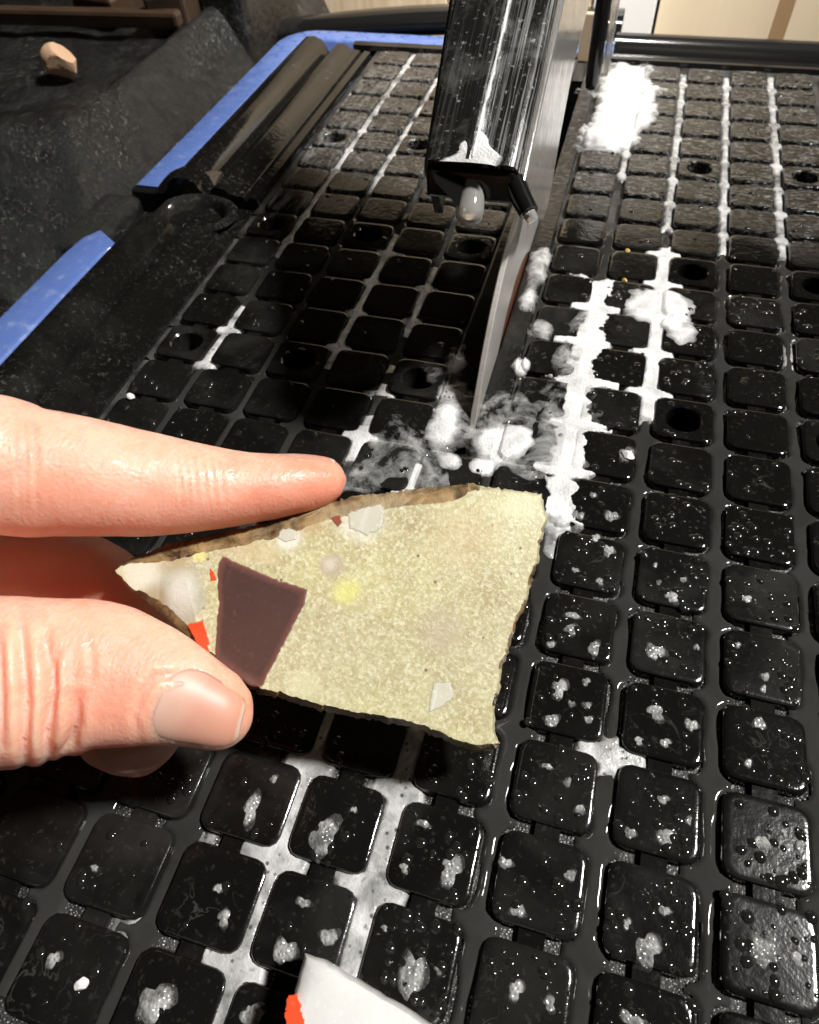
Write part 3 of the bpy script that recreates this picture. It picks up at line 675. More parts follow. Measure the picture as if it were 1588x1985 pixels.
def channel_foam(cc, r0, r1, mat, label, level=-0.0004, width=1.0, seed=0, arm=0.0058, gap=0.0, res=0.00045, rag=0.5, soft=0.0009):
    xc = cc * PC + (0.0014 if cc < -3 else 0.0)
    def fn(X, Y):
        nn = fbm(X * 220 + seed * 9.1, Y * 220 + seed * 3.7, 3); n2 = fbm(X * 50 + seed, Y * 50, 3)
        kk = Y / PR; dy = np.abs(kk - np.round(kk)) * PR
        halfw = 0.0024 * width + (arm - 0.0024) * smooth(0.0024, 0.0010, dy) * (0.55 + 0.9 * (fbm(np.round(kk) * 3.3 + seed, X * 60 + 7, 1) - .25))
        inside = halfw * (0.82 + rag * (nn - .3)) - np.abs(X - xc)
        ends = np.minimum(Y - r0 * PR, r1 * PR - Y) + 0.006 * (nn - .5)
        m_ = np.minimum(inside, ends * 0.6)
        if gap: m_ = np.minimum(m_, (n2 - gap) * 0.02)
        z = Z_FLOOR + 0.0002 + (level - Z_FLOOR) * smooth(-0.0002, 0.0012, m_) + 0.0005 * (n2 - .5)
        return z, (m_ > -0.0003), m_ / soft + .05
    o = hfield('soap_foam', (xc - arm - .001, xc + arm + .001, r0 * PR - .003, r1 * PR + .003), res, fn, mat)
    if label: tag(o, label, 'foam')
    return o
def blob_foam(px_blobs, mat, label, hh=0.0022, seed=0, res=0.00045, rough=1.0, base=Z_TOP):
    """union of soft round mounds given by (x, y, rx, ry) on the table"""
    bl = []
    for (x, y, rx, ry) in px_blobs:
        rx, ry = rx * 1.2, ry * 1.2; p0 = on_z(x, y, base); a = on_z(x + rx, y, base); b_ = on_z(x, y - ry, base)
        bl.append((p0[0], p0[1], np.linalg.norm(a - p0), np.linalg.norm(b_ - p0)))
    x0 = min(b_[0] - b_[2] * 1.5 for b_ in bl); x1 = max(b_[0] + b_[2] * 1.5 for b_ in bl); y0 = min(b_[1] - b_[3] * 1.5 for b_ in bl); y1 = max(b_[1] + b_[3] * 1.5 for b_ in bl)
    def fn(X, Y):
        nn = fbm(X * 110 + seed * 5.3, Y * 110 + seed, 3); n3 = fbm(X * 60 + seed, Y * 60 + seed * 2., 2); m_ = np.full(X.shape, -1.0)
        n4 = fbm(X * 420 + seed, Y * 420, 3); m_ = np.zeros(X.shape)
        for (cx, cy, rx, ry) in bl: m_ = m_ + np.exp(-1.5 * (((X - cx) / rx) ** 2 + ((Y - cy) / ry) ** 2))
        m_ = np.minimum(m_, 1.25) - 0.42 + 0.25 * (n4 - .5)
        m_ = m_ + rough * (nn - .5) * 0.9 + 0.10
        z = np.where(pad_dist(X, Y) < 0.0004, Z_TOP, Z_TOP - 0.0010) - 0.0003 + hh * np.clip(m_ * 1.2, 0, 1) ** .75 * (0.7 + 0.6 * n3)
        return z, (m_ > -0.01), m_ * 1.6
    o = hfield('soap_foam', (x0, x1, y0, y1), res, fn, mat)
    if label: tag(o, label, 'foam')
    return o
# channels right of the blade
channel_foam(0.5, 2.3, 7.4, M['foam'], 'bright white foam filling the channel left of the pads with round holes', -0.0001, 1.3, 1, 0.0075)
channel_foam(0.5, 7.9, 15.6, M['film'], 'thin grey foam line running up the channel beside the big far foam patch', -0.0008, 0.8, 2, 0.0036)
channel_foam(1.5, 7.3, 15.7, M['film'], 'grey foam line up the far channel just right of the pads with holes', -0.0008, 0.8, 3, 0.0036)
channel_foam(2.5, 7.2, 15.8, M['film'], 'grey foam line in the far right channel ending in a cross-shaped patch', -0.0008, 0.8, 4, 0.0042)
channel_foam(2.5, 3.0, 6.6, M['film'], 'short grey foam film in the right-hand channel below the cross-shaped patch', -0.0012, 0.8, 14, 0.004, 0.38)
channel_foam(1.5, 4.8, 6.6, M['film'], 'small grey foam film in the channel right of the white mounds', -0.0012, 0.7, 24, 0.004, 0.42)
channel_foam(-0.5, 9.8, 11.8, M['film'], 'short isolated grey foam line right of the guard and below the far foam', -0.0006, 0.8, 5, 0.0036)
channel_foam(-0.5, 0.0, 6.0, M['foam'], 'ragged white foam in the channel nearest the right of the blade', 0.0005, 1.9, 6, 0.0100, 0, 0.00035, 1.5, 0.0026)
blob_foam([(1255, 588, 44, 30), (1320, 590, 44, 26), (1325, 645, 46, 30), (1290, 600, 26, 26)], M['foam'], 'pair of thick white foam mounds spread over two pads right of the blade', 0.0011, 3)
blob_foam([(1215, 145, 48, 30), (1235, 190, 46, 34), (1215, 225, 44, 28), (1160, 262, 50, 24), (1200, 262, 34, 24), (1190, 200, 30, 40)], M['foam'], 'large thick white foam patch at the far end beside the black rod', 0.0016, 5)
blob_foam([(1050, 500, 18, 22), (1038, 540, 20, 26), (1022, 585, 18, 28)], M['film'], 'grey foam streak on the smooth strip right of the blade', 0.0012, 6)
blob_foam([(1052, 640, 30, 20)], M['film'], 'round foam patch on the strip right of the blade', 0.0016, 7, 0.0004, 0.6)
blob_foam([(1014, 706, 17, 14)], M['foam'], 'small white foam tuft right of the lower blade tip', 0.0014, 8, 0.0003)
blob_foam([(1140, 600, 24, 30), (1125, 660, 30, 40), (1105, 720, 44, 50), (1100, 790, 50, 50), (1080, 850, 46, 40), (1085, 900, 40, 26)], M['froth'], 'smeared grey foam spilling left over the pads near the blade', 0.0012, 9, 0.00045, 1.3)
blob_foam([(862, 838, 34, 42), (872, 895, 30, 20), (868, 800, 16, 16)], M['foam'], 'upright white foam tuft just left of the blade tip', 0.0011, 10, 0.0004, 1.1)
blob_foam([(962, 862, 50, 40), (1000, 848, 30, 24), (930, 905, 26, 15)], M['foam'], 'broad white bubbly foam mound above the stone, right of the blade tip', 0.0011, 11, 0.0004, 1.0)
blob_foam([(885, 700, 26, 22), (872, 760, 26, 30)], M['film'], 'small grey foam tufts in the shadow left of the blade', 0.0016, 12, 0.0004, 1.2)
blob_foam([(800, 880, 50, 40), (760, 905, 40, 30), (1040, 900, 36, 30), (910, 790, 60, 30), (1000, 790, 50, 30), (760, 850, 46, 26), (840, 930, 50, 26), (700, 930, 40, 20), (930, 830, 90, 50), (1010, 900, 60, 30)], M['froth'], 'streaky grey froth swirling around the foam mounds above the stone', 0.0008, 13, 0.00045, 2.2)
# left of the blade
channel_foam(-6.5, 5.4, 15.9, M['film'], 'pale foam line up the far left channel of the table', -0.0004, 0.9, 31, 0.0034)
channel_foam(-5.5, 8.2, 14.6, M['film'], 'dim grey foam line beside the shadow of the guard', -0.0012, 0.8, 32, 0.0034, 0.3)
channel_foam(-7.45, 9.5, 15.8, M['film'], 'faint grey foam along the outermost left groove', -0.0012, 0.5, 33, 0.0026, 0.35)
channel_foam(-6.5, 1.9, 3.9, M['film'], 'small pale foam piece shaped like a crooked T left of the shadow', -0.0004, 0.9, 34, 0.0055)
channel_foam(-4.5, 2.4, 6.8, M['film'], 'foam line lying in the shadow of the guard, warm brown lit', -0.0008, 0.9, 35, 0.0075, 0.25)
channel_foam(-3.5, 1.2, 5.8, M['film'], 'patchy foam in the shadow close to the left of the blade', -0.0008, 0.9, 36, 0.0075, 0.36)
channel_foam(-3.5, 0.4, 1.3, M['foam'], 'small white foam corner just above the index fingertip', -0.0002, 1.1, 37, 0.008)
channel_foam(-2.5, -0.3, 0.7, M['foam'], 'white foam scrap between index fingertip and stone', -0.0002, 1.1, 38, 0.008)
channel_foam(-0.5, -0.6, 0.4, M['film'], 'grey foam at the upper right corner of the stone', -0.0006, 1.0, 39, 0.0055)
# below the stone
channel_foam(-2.5, -8.4, -3.2, M['film'], 'bubbly grey-white foam in the channel below the thumb', -0.0006, 1.3, 41, 0.0082, 0, 0.0003)
channel_foam(-1.5, -8.4, -3.2, M['film'], 'bubbly grey-white foam in the channel below the middle of the stone', -0.0006, 1.3, 42, 0.0082, 0, 0.0003)
channel_foam(-3.5, -8.2, -4.4, M['film'], 'broken grey foam film in the channel at the lower left', -0.0016, 1.1, 43, 0.0082, 0.48, 0.0003)
channel_foam(0.5, -3.25, -2.75, M['film'], 'small grey foam corner between two pads right of the stone tip', -0.0006, 1.0, 44, 0.0085, 0, 0.0003)

# standing water: one sheet of thin puddles in the channels
def wat(X, Y):
    n1 = fbm(X * 95 + 3, Y * 95 + 8, 3); n2 = fbm(X * 30, Y * 30 + 2, 2)
    d = pad_dist(X, Y)
    kk = Y / PR; dy = np.abs(kk - np.round(kk)) * PR
    ccx = np.abs(X / PC - np.round(X / PC)) * PC                   # distance from pad column axis
    star = np.maximum(0.0105 - (PC / 2 - ccx) - 0.0068, 0.0029 - np.abs(PC / 2 - ccx))
    m_ = np.minimum(d - 0.0001, 0.0042 - np.abs(PC / 2 - ccx)) + 0.0030 * (n1 - 0.40)
    z = Z_FLOOR + 0.00015 + 0.0009 * smooth(0, 0.0011, m_)
    return z, (m_ > 0) & (d > -0.0006) & ~((X > SLOT[0] - .001) & (X < SLOT[1] + .001) & (Y > .02)), m_ * 0
o = hfield('standing_water', (-0.14, 0.10, -0.125, 0.14), 0.0005, wat, M['water']); tag(o, 'shallow grey water standing in the channels between the pads', 'water', None, 'stuff')

# water drops, too many to count
def cap_geo(n=8):
    rings = [(1, 0), (.86, .42), (.5, .80)]; v = []; f = []
    for (r, z) in rings:
        for i in range(n): a = 2 * math.pi * i / n; v.append((r * math.cos(a), r * math.sin(a), z))
    v.append((0, 0, 1)); t = 3 * n
    for k in range(2):
        for i in range(n): f.append((k * n + i, k * n + (i + 1) % n, (k + 1) * n + (i + 1) % n, (k + 1) * n + i))
    for i in range(n): f.append((2 * n + i, 2 * n + (i + 1) % n, t))
    return np.array(v), f
cv, cf = cap_geo(9); V = []; F = []
for (c, k, x, y, hole) in PADS:
    u = proj((x, y, 0))
    dens = 46 if (c >= -1 and k < 1) else 32 if (c >= 0 and k < 6) else 18 if k < -2 else 14 if k < 6 else 5
    if -6 < c < -1 and 1 <= k <= 9: dens = 2                         # drops thinned inside the guard's shadow to keep it dark
    for _ in range(int(dens * random.uniform(.5, 1.5))):
        dx, dy = random.uniform(-.46, .46) * PW, random.uniform(-.46, .46) * PH
        if hole and math.hypot(dx, dy) < .0060: continue
        r = min(0.00125, 0.00026 * math.exp(random.expovariate(1.25)))
        e = random.uniform(.75, 1.0); a = random.uniform(0, 6.28)
        q = cv * [r, r * e, r * random.uniform(.3, .55)]; ca, sa = math.cos(a), math.sin(a)
        q = np.stack([q[:, 0] * ca - q[:, 1] * sa + x + dx, q[:, 0] * sa + q[:, 1] * ca + y + dy, q[:, 2] + Z_TOP - .0001], -1)
        base = len(V) * len(cv); V.append(q); F += [tuple(base + i for i in t) for t in cf]
o = link('water_drops', mesh('water_drops', np.concatenate(V), F), M['drop']); tag(o, 'tiny clear water drops beaded all over the black pads', 'water drops', None, 'stuff')

# foam spots on single pads
spot_me = []
for s_ in range(6):
    v = []; f = []; n = 22; r0 = random.Random(s_)
    ph = [r0.uniform(0, 6.28) for _ in range(4)]
    for (r, z) in ((1, 0), (.85, .5), (.5, .85), (.2, 1)):
        for i in range(n):
            a = 2 * math.pi * i / n; w_ = 1 + .26 * math.sin(2 * a + ph[0]) + .18 * math.sin(3 * a + ph[1]) + .10 * math.sin(5 * a + ph[2]) + .05 * math.sin(8 * a + ph[3])
            v.append((r * w_ * math.cos(a), r * w_ * math.sin(a), z))
    for k in range(3):
        for i in range(n): f.append((k * n + i, k * n + (i + 1) % n, (k + 1) * n + (i + 1) % n, (k + 1) * n + i))
    f.append(tuple(3 * n + i for i in range(n)))
    me_ = mesh('foam_spot', v, f); me_.materials.append(M['spot'])
    for p_ in me_.polygons: p_.use_smooth = True
    spot_me.append(me_)
def spot(px, py, rx, ry, rot=0.0):
    p0 = on_z(px, py, Z_TOP); sx = np.linalg.norm(on_z(px + rx, py, Z_TOP) - p0); sy = np.linalg.norm(on_z(px, py + ry, Z_TOP) - p0)
    o = bpy.data.objects.new('foam_spot', random.choice(spot_me)); COL.objects.link(o); o.location = (p0[0], p0[1], Z_TOP - 0.0001)
    o.scale = (sx, sy, 0.00045 + .05 * min(sx, sy)); o.rotation_euler = (0, 0, rot); return o
SPOTS = [(1125, 1000, 10, 8), (1115, 996, 7, 7), (1185, 1000, 14, 13), (1150, 960, 7, 7), (1155, 1043, 10, 9), (1180, 1068, 11, 15), (1268, 1005, 6, 5), (1270, 1096, 6, 6), (1277, 1129, 6, 6),
         (1325, 1124, 7, 7), (1303, 1158, 16, 11), (1107, 1221, 16, 12), (1110, 1193, 15, 8), (1152, 1257, 14, 16), (1163, 1128, 9, 8), (1115, 1105, 8, 6), (1068, 1249, 9, 8), (1270, 1263, 19, 20), (1448, 1161, 9, 9),
         (1483, 1312, 9, 11), (1480, 1336, 7, 9), (1430, 1251, 7, 7), (1085, 1335, 17, 22), (1136, 1322, 9, 9), (1108, 1365, 8, 9), (1137, 1367, 10, 9), (1070, 1396, 14, 16), (1141, 1395, 9, 10),
         (1272, 1382, 19, 17), (1340, 1405, 13, 15), (1238, 1437, 10, 9), (1290, 1440, 12, 10), (1472, 1402, 12, 16), (1450, 1480, 10, 9), (1100, 1516, 10, 10), (1060, 1486, 12, 8), (1125, 1570, 11, 13),
         (1290, 1622, 18, 22), (1222, 1615, 11, 14), (1286, 1550, 13, 10), (1335, 1590, 8, 10), (1478, 1634, 16, 16), (1520, 1615, 8, 8), (1550, 1640, 12, 12), (1005, 1766, 15, 17), (1106, 1697, 14, 12), (980, 1673, 14, 14),
         (1256, 1842, 26, 38), (1288, 1765, 12, 12), (1215, 1790, 9, 14), (1480, 1842, 26, 40), (1545, 1860, 14, 16), (1000, 1920, 16, 24), (1065, 1945, 14, 18), (1225, 1975, 24, 18),
         (488, 1568, 16, 36), (531, 1510, 9, 9), (628, 1621, 30, 40), (686, 1570, 7, 8), (875, 1687, 22, 36), (783, 1683, 11, 11), (820, 1597, 14, 10), (552, 1845, 23, 33), (638, 1816, 18, 22), (588, 1750, 16, 12),
         (434, 1780, 14, 18), (423, 1722, 9, 12), (798, 1890, 26, 58), (745, 1800, 8, 7), (300, 1945, 36, 44), (183, 1683, 10, 7), (104, 1860, 15, 18), (490, 1970, 28, 26), (850, 1880, 10, 12), (1215, 880, 16, 16), (1350, 1255, 6, 8)]
ORD = ['first', 'second', 'third', 'fourth', 'fifth', 'sixth', 'seventh', 'eighth', 'ninth', 'tenth', 'eleventh']
seen = {}
for (a, b_, c, d) in SPOTS:
    o = spot(a, b_, c, d, 0.0)
    cc = round((o.location.x) / PC); kk = math.floor(o.location.y / PR)
    low = min(k for (c2, k, x, y, h_) in PADS if c2 == cc and proj((x, y, 0))[1] < CH + 75 and -20 < proj((x, y, 0))[0] < CW + 20) if True else 0
    size = 'large' if c >= 18 else 'middling' if c >= 11 else 'small'
    key = (cc, kk); seen.setdefault(key, []).append((o, size, a, b_, cc, kk - low))
for key, L in seen.items():
    for (o, size, a, b_, cc, row) in L:
        same = [q for q in L if q[1] == size]; extra = ''
        if len(same) == 2:
            q = [z for z in same if z[0] is not o][0]
            extra = (', the upper one' if b_ < q[3] else ', the lower one') if abs(b_ - q[3]) > abs(a - q[2]) else (', the left one' if a < q[2] else ', the right one')
        elif len(same) > 2:
            ra = sorted(same, key=lambda z: z[2]).index([z for z in same if z[0] is o][0]); extra = ', ' + ORD[ra] + ' from its left'
        tag(o, f"{size} grey foam spot, {ORD[max(0, min(10, row))]} pad from bottom, {ORD[max(0, min(10, 2 - cc))]} column from right{extra}", 'foam spot', 'foam spots on the pads')

# small stone chips and flakes
def pebble(name, px, py, r, mat, label, cat, group=None, z=Z_TOP, sq=(1, .8, .6), seed=0):
    bm = bmesh.new(); bmesh.ops.create_icosphere(bm, subdivisions=4, radius=1); r0 = random.Random(seed)
    offs = [(Vector((r0.uniform(-1, 1), r0.uniform(-1, 1), r0.uniform(-1, 1))).normalized(), r0.uniform(.55, .85)) for _ in range(9)]
    for vv in bm.verts:
        for (nn, d) in offs:
            e = vv.co.dot(nn) - d
            if e > 0: vv.co -= nn * e * .92
        vv.co *= 1 + .10 * (float(fbm(np.array(vv.co.x * 2.3 + seed), np.array(vv.co.y * 2.3 + vv.co.z * 1.7), 3)) - .5)
    me_ = bpy.data.meshes.new(name); bm.to_mesh(me_); bm.free(); o = link(name, me_, mat, None, False); p0 = on_z(px, py, z); o.location = (p0[0], p0[1], z + r * sq[2] * .6)
    o.scale = (r * sq[0], r * sq[1], r * sq[2]); o.rotation_euler = (0, 0, r0.uniform(0, 3)); tag(o, label, cat, group); return o
pebble('stone_chip', 1217, 488, .0011, M['gold'], 'tiny yellow stone chip on a pad, the upper of two', 'stone chip', 'yellow chips', seed=1)
pebble('stone_chip', 1210, 546, .0012, M['gold'], 'tiny yellow stone chip on a pad, the lower of two', 'stone chip', 'yellow chips', seed=2)
pebble('stone_flake', 253, 770, .0021, M['chip'], 'small pale stone flake on the left border above the index finger', 'stone flake', None, sq=(1, .6, .4), seed=3)
pebble('stone_flake', 1216, 884, .0022, M['chip'], 'small pale wet stone flake at a pad corner above the stone on the right', 'stone flake', None, sq=(1, .7, .4), seed=4)
pebble('stone_flake', 160, 1908, .0013, M['chip'], 'tiny pale stone flake on a pad at the lower left', 'stone flake', None, seed=5)
pebble('stone_lump', 124, 140, .0105, M['orange'], 'orange and white stone lump lying on the basin ledge', 'stone', None, z=0.013, sq=(1, .7, .75), seed=8)
for i, (a, b_, rr, lab) in enumerate([(85, 270, .0050, 'white foam blob on the dark basin wall at far left, the larger one'), (38, 292, .0026, 'small white foam fleck on the basin wall beside the larger blob')]):
    o = bpy.data.objects.new('foam_fleck', spot_me[i]); COL.objects.link(o); p0 = on_z(a, b_, 0.004); o.location = p0; o.scale = (rr, rr * .5, .002); o.rotation_euler = (0.5, 0, -.5); tag(o, lab, 'foam')
# old wood and scraps on the ledge at the top left
for (a, b_, s_, rz, lab) in [(345, 2, (.022, .05, .02), .25, 'dark brown wood offcut at the top left beside the pine board'), (60, 30, (.18, .008, .008), .06, 'long dark wood strip lying along the back of the basin ledge'), (215, 0, (.030, .03, .012), -.2, 'short upright brown scrap between the wood offcuts')]:
    p0 = on_z(a, b_, 0.018); o = box('wood_scrap', (0, 0, 0), s_, M['oldwood'], None, .002); o.location = p0; o.rotation_euler = (0, 0, rz); tag(o, lab, 'wood scrap', 'wood scraps')

# ------------------------------------------------------------------ the held stone slab
S_A, S_B, S_C = at(965, 1455, .122), at(222, 1108, .127), at(1050, 958, .132)
SN = np.cross(S_B - S_A, S_C - S_A); SN /= np.linalg.norm(SN)
if np.dot(SN, CP - S_A) < 0: SN = -SN                               # towards the viewer
def on_s(x, y, off=0.0): return on_plane(x, y, S_A + SN * off, SN)
OUT = [(222, 1108), (240, 1092), (300, 1065), (345, 1050), (420, 1035), (500, 1018), (545, 1003), (600, 985), (660, 968), (720, 958), (790, 948), (850, 943), (905, 938), (960, 946), (1005, 952), (1050, 956), (1056, 985), (1062, 1000), (1052, 1040), (1045, 1080), (1030, 1130), (1022, 1170), (1000, 1215), (990, 1255), (975, 1290), (968, 1330), (960, 1370), (958, 1410), (968, 1440), (962, 1452), (930, 1455), (895, 1450), (850, 1430), (800, 1412), (740, 1398), (680, 1390), (620, 1376), (560, 1360), (505, 1345), (480, 1328), (440, 1305), (400, 1275), (350, 1225), (300, 1180), (250, 1140)]
def densify(P, step, amp, seed):
    r0 = np.random.default_rng(seed); out = []
    for i in range(len(P)):
        a = np.array(P[i], float); b_ = np.array(P[(i + 1) % len(P)], float); L = np.linalg.norm(b_ - a); k = max(1, int(L / step))
        for j in range(k):
            q = a + (b_ - a) * j / k; out.append(q + r0.normal(0, amp, 2))
    return np.array(out)
outp = densify(OUT, 6, 0.9, 3); outp = outp + np.stack([3.2 * (fbm(outp[:, 0] / 26, outp[:, 1] / 26, 3) - .5) * 2, 3.2 * (fbm(outp[:, 0] / 26 + 9, outp[:, 1] / 26 + 4, 3) - .5) * 2], -1); cen = np.array([640, 1190])
nrm = []
for i in range(len(outp)):
    t = outp[(i + 2) % len(outp)] - outp[i - 2]; t /= np.linalg.norm(t); nrm.append((t[1], -t[0]))
nrm = np.array(nrm)                                                 # outward in picture (y down, clockwise)
if np.dot(nrm[10], outp[10] - cen) < 0: nrm = -nrm
topness = np.clip(-nrm[:, 1], 0, 1) * smooth(960, 860, outp[:, 0]); botness = np.clip(nrm[:, 1], 0, 1)
stone = empty('stone_slab', S_A * .25 + S_B * .5 + S_C * .25)
tag(stone, 'pale green cut stone slab with purple-brown and red inclusions held between thumb and finger', 'stone slab')
front = outp - nrm * (4 + 28 * topness + 8 * botness + 14 * smooth(470, 330, outp[:, 0]) * botness + 6 * (fbm(outp[:, 0] / 40, outp[:, 1] / 40, 2) - .4) * topness * 2)[:, None] * smooth(212, 330, outp[:, 0])[:, None]
r1 = np.random.default_rng(5)
rings = [(front, 0.0), (outp - nrm * ((2 + 13 * topness + 3 * botness) * smooth(212, 330, outp[:, 0]))[:, None], -.0010), (outp + r1.normal(0, 1.2, outp.shape), -.0032), (outp - nrm * 4 + r1.normal(0, 2, outp.shape), -.0062), (outp - nrm * 14 + r1.normal(0, 2, outp.shape), -.0086), (outp - nrm * 30, -.0094)]
n = len(outp); v = []; f = []
for (pp, off) in rings:
    for q in pp: v.append(on_s(q[0], q[1], off) - np.array(stone.location))
for k in range(len(rings) - 1):
    for i in range(n): f.append((k * n + i, k * n + (i + 1) % n, (k + 1) * n + (i + 1) % n, (k + 1) * n + i))
f.append(tuple(range(n))[::-1]); f.append(tuple((len(rings) - 1) * n + i for i in range(n)))
me_ = mesh('body', v, f); me_.materials.append(M['stone']); me_.materials.append(M['rind'])
bm = bmesh.new(); bm.from_mesh(me_); bmesh.ops.recalc_face_normals(bm, faces=bm.faces); bm.to_mesh(me_); bm.free()
for i, p_ in enumerate(me_.polygons): p_.material_index = 1 if i < (len(rings) - 1) * n and (i >= n * 3 or topness[i % n] + botness[i % n] > .25) else 0
o = link('body', me_, None, stone); autosmooth(o, 35)
# soft coloured zones of the stone itself (object space)
nt, b, c, tc = STONE_C
def zone(c, px, py, rr, col, amt, soft=(0.4, 1.0)):
    q = on_s(px, py) - np.array(stone.location); sc = .127 / CF
    vm = nt.nodes.new('ShaderNodeVectorMath'); vm.operation = 'DISTANCE'; nt.links.new(tc, vm.inputs[0]); vm.inputs[1].default_value = tuple(q)
    d = math_(nt, 'DIVIDE', vm.outputs['Value'], rr * sc); d = math_(nt, 'ADD', d, math_(nt, 'MULTIPLY', math_(nt, 'SUBTRACT', noise(nt, tc, 220, 3, 0.6), 0.5), 0.8))
    return mixc(nt, ramp(nt, d, [(soft[0], amt), (soft[1], 0.0)]), c, col)
c = zone(c, 642, 1096, 30, (0.44, 0.36, 0.26), .85, (0.75, 1.0)); c = zone(c, 640, 1093, 20, (0.60, 0.54, 0.44), .8); c = zone(c, 560, 1040, 26, (0.70, 0.69, 0.62), .85, (0.7, 1.0)); c = zone(c, 520, 1075, 30, (0.58, 0.48, 0.28), .6); c = zone(c, 672, 1147, 34, (0.68, 0.66, 0.18), .6); c = zone(c, 340, 1150, 78, (0.42, 0.41, 0.33), .85, (0.6, 1.1)); c = zone(c, 350, 1165, 40, (0.60, 0.59, 0.52), .7)
c = zone(c, 860, 1220, 60, (0.46, 0.40, 0.28), .55); c = zone(c, 290, 1105, 50, (0.62, 0.58, 0.46), .6); c = zone(c, 470, 1050, 60, (0.56, 0.44, 0.26), .6); c = zone(c, 1010, 980, 50, (0.66, 0.62, 0.40), .7)
c = zone(c, 270, 1112, 45, (0.70, 0.66, 0.55), .7); c = zone(c, 340, 1080, 45, (0.40, 0.30, 0.16), .6); c = zone(c, 700, 1005, 60, (0.76, 0.73, 0.62), .8); c = zone(c, 300, 1160, 35, (0.36, 0.25, 0.12), .6); c = zone(c, 600, 1010, 50, (0.46, 0.34, 0.18), .6); c = zone(c, 355, 1135, 40, (0.72, 0.70, 0.62), .6)
c = zone(c, 560, 1045, 40, (0.66, 0.64, 0.50), .5); c = zone(c, 385, 1075, 18, (0.72, 0.70, 0.20), .6); c = zone(c, 590, 1330, 40, (0.66, 0.64, 0.42), .6); c = zone(c, 900, 1040, 90, (0.58, 0.46, 0.24), .45)
nt.links.new(c, b.inputs['Base Color'])
def clast(name, P, mat, label=None, amp=0.8, h=0.00010, step=7, seed=1):
    pp = densify(P, step, amp, seed); n = len(pp); ce = pp.mean(0); v = []; f = []
    rad = np.linalg.norm(pp - ce, axis=1).mean(); e_ = min(.45, 10.0 / rad)
    e1 = min(.2, 5.0 / rad); e2 = min(.7, 20.0 / rad)
    for (sc_, off) in ((1.0, h * .2), (1.0 - e1, h), (1 - e2, h)):
        for q in pp:
            u_ = ce + (q - ce) * sc_; v.append(on_s(u_[0], u_[1], off) - np.array(stone.location))
    for k in range(2):
        for i in range(n): f.append((k * n + i, k * n + (i + 1) % n, (k + 1) * n + (i + 1) % n, (k + 1) * n + i))
    f.append(tuple(2 * n + i for i in range(n)))
    me_ = mesh(name, v, f); bm = bmesh.new(); bm.from_mesh(me_); bmesh.ops.recalc_face_normals(bm, faces=bm.faces); bm.to_mesh(me_); bm.free()
    a_ = me_.attributes.new('core', 'FLOAT', 'POINT'); a_.data.foreach_set('value', np.repeat(np.array([0.0, .5, 1.0], np.float32), n))
    o = link(name, me_, mat, stone, False)
    if label: o['label'] = label
    return o
clast('inclusion', [(430, 1076), (491, 1103), (529, 1120), (597, 1142), (591, 1173), (570, 1212), (547, 1257), (507, 1334), (485, 1330), (417, 1283), (417, 1248), (423, 1173), (421, 1103)], M['purple'], 'large purple-brown angular inclusion')
clast('inclusion', [(361, 1211), (395, 1200), (406, 1239), (408, 1277), (388, 1268), (375, 1235)], M['red'], 'bright red angular inclusion')
clast('inclusion', [(406, 1100), (414, 1108), (421, 1125), (408, 1127)], M['red'], 'small red inclusion', .3, step=4)
clast('inclusion', [(839, 1323), (874, 1320), (883, 1348), (861, 1370), (830, 1382)], M['quartz'], 'white quartz inclusion near the right end')
clast('inclusion', [(671, 996), (700, 984), (740, 976), (750, 1000), (738, 1024), (712, 1040), (675, 1024)], M['quartz'], 'white quartz inclusion under the top edge', 2.0)
clast('inclusion', [(640, 1003), (660, 998), (664, 1012), (655, 1022)], M['darkred'], 'dark red inclusion at the top edge')
clast('inclusion', [(540, 1030), (560, 1022), (578, 1030), (576, 1046), (555, 1052), (540, 1045)], M['quartz'], 'small pale pebble inclusion', 1.5)

# second stone at the bottom of the picture
P2 = [(590, 1850), (625, 1862), (700, 1905), (770, 1948), (840, 1992), (900, 2060), (800, 2140), (640, 2120), (560, 2020), (560, 1960), (575, 1905)]
st2 = empty('stone_piece', on_z(700, 1990, 0.001)); tag(st2, 'white stone piece with a red corner at the bottom edge of the picture', 'stone piece')
zt = 0.0135; pp = densify(P2, 14, 0.8, 9); n = len(pp); v = []; f = []; ce = pp.mean(0)
for (sc_, z, ) in ((1.0, Z_TOP + .0002), (1.05, .006), (1.035, zt - .0030), (1.0, zt - .0012), (.94, zt - .0004), (.80, zt)):
    for q in pp:
        u_ = ce + (q - ce) * sc_; w_ = on_z(u_[0], u_[1], zt); v.append(np.array([w_[0], w_[1], z]) - np.array(st2.location))
for k in range(5):
    for i in range(n): f.append((k * n + i, k * n + (i + 1) % n, (k + 1) * n + (i + 1) % n, (k + 1) * n + i))
f.append(tuple(5 * n + i for i in range(n)))
me_ = mesh('body', v, f); bm = bmesh.new(); bm.from_mesh(me_); bmesh.ops.recalc_face_normals(bm, faces=bm.faces); bm.to_mesh(me_); bm.free()
o = link('body', me_, M['chip'], st2); autosmooth(o, 40)
v = []; f = []
cl = densify([(562, 1930), (576, 1926), (584, 1948), (588, 1975), (594, 2010), (556, 2010), (554, 1960)], 5, 1.6, 4); n = len(cl)
for dz in (-.004, .00035):
    for q in cl: w_ = on_z(q[0], q[1], zt); v.append(np.array([w_[0], w_[1], zt + dz]) - np.array(st2.location))
for i in range(n): f.append((i, (i + 1) % n, n + (i + 1) % n, n + i))
f.append(tuple(n + i for i in range(n))); me_ = mesh('inclusion', v, f); me_.attributes.new('core', 'FLOAT', 'POINT').data.foreach_set('value', np.ones(2 * n, np.float32)); link('inclusion', me_, M['red'], st2, False)['label'] = 'bright red corner inclusion'

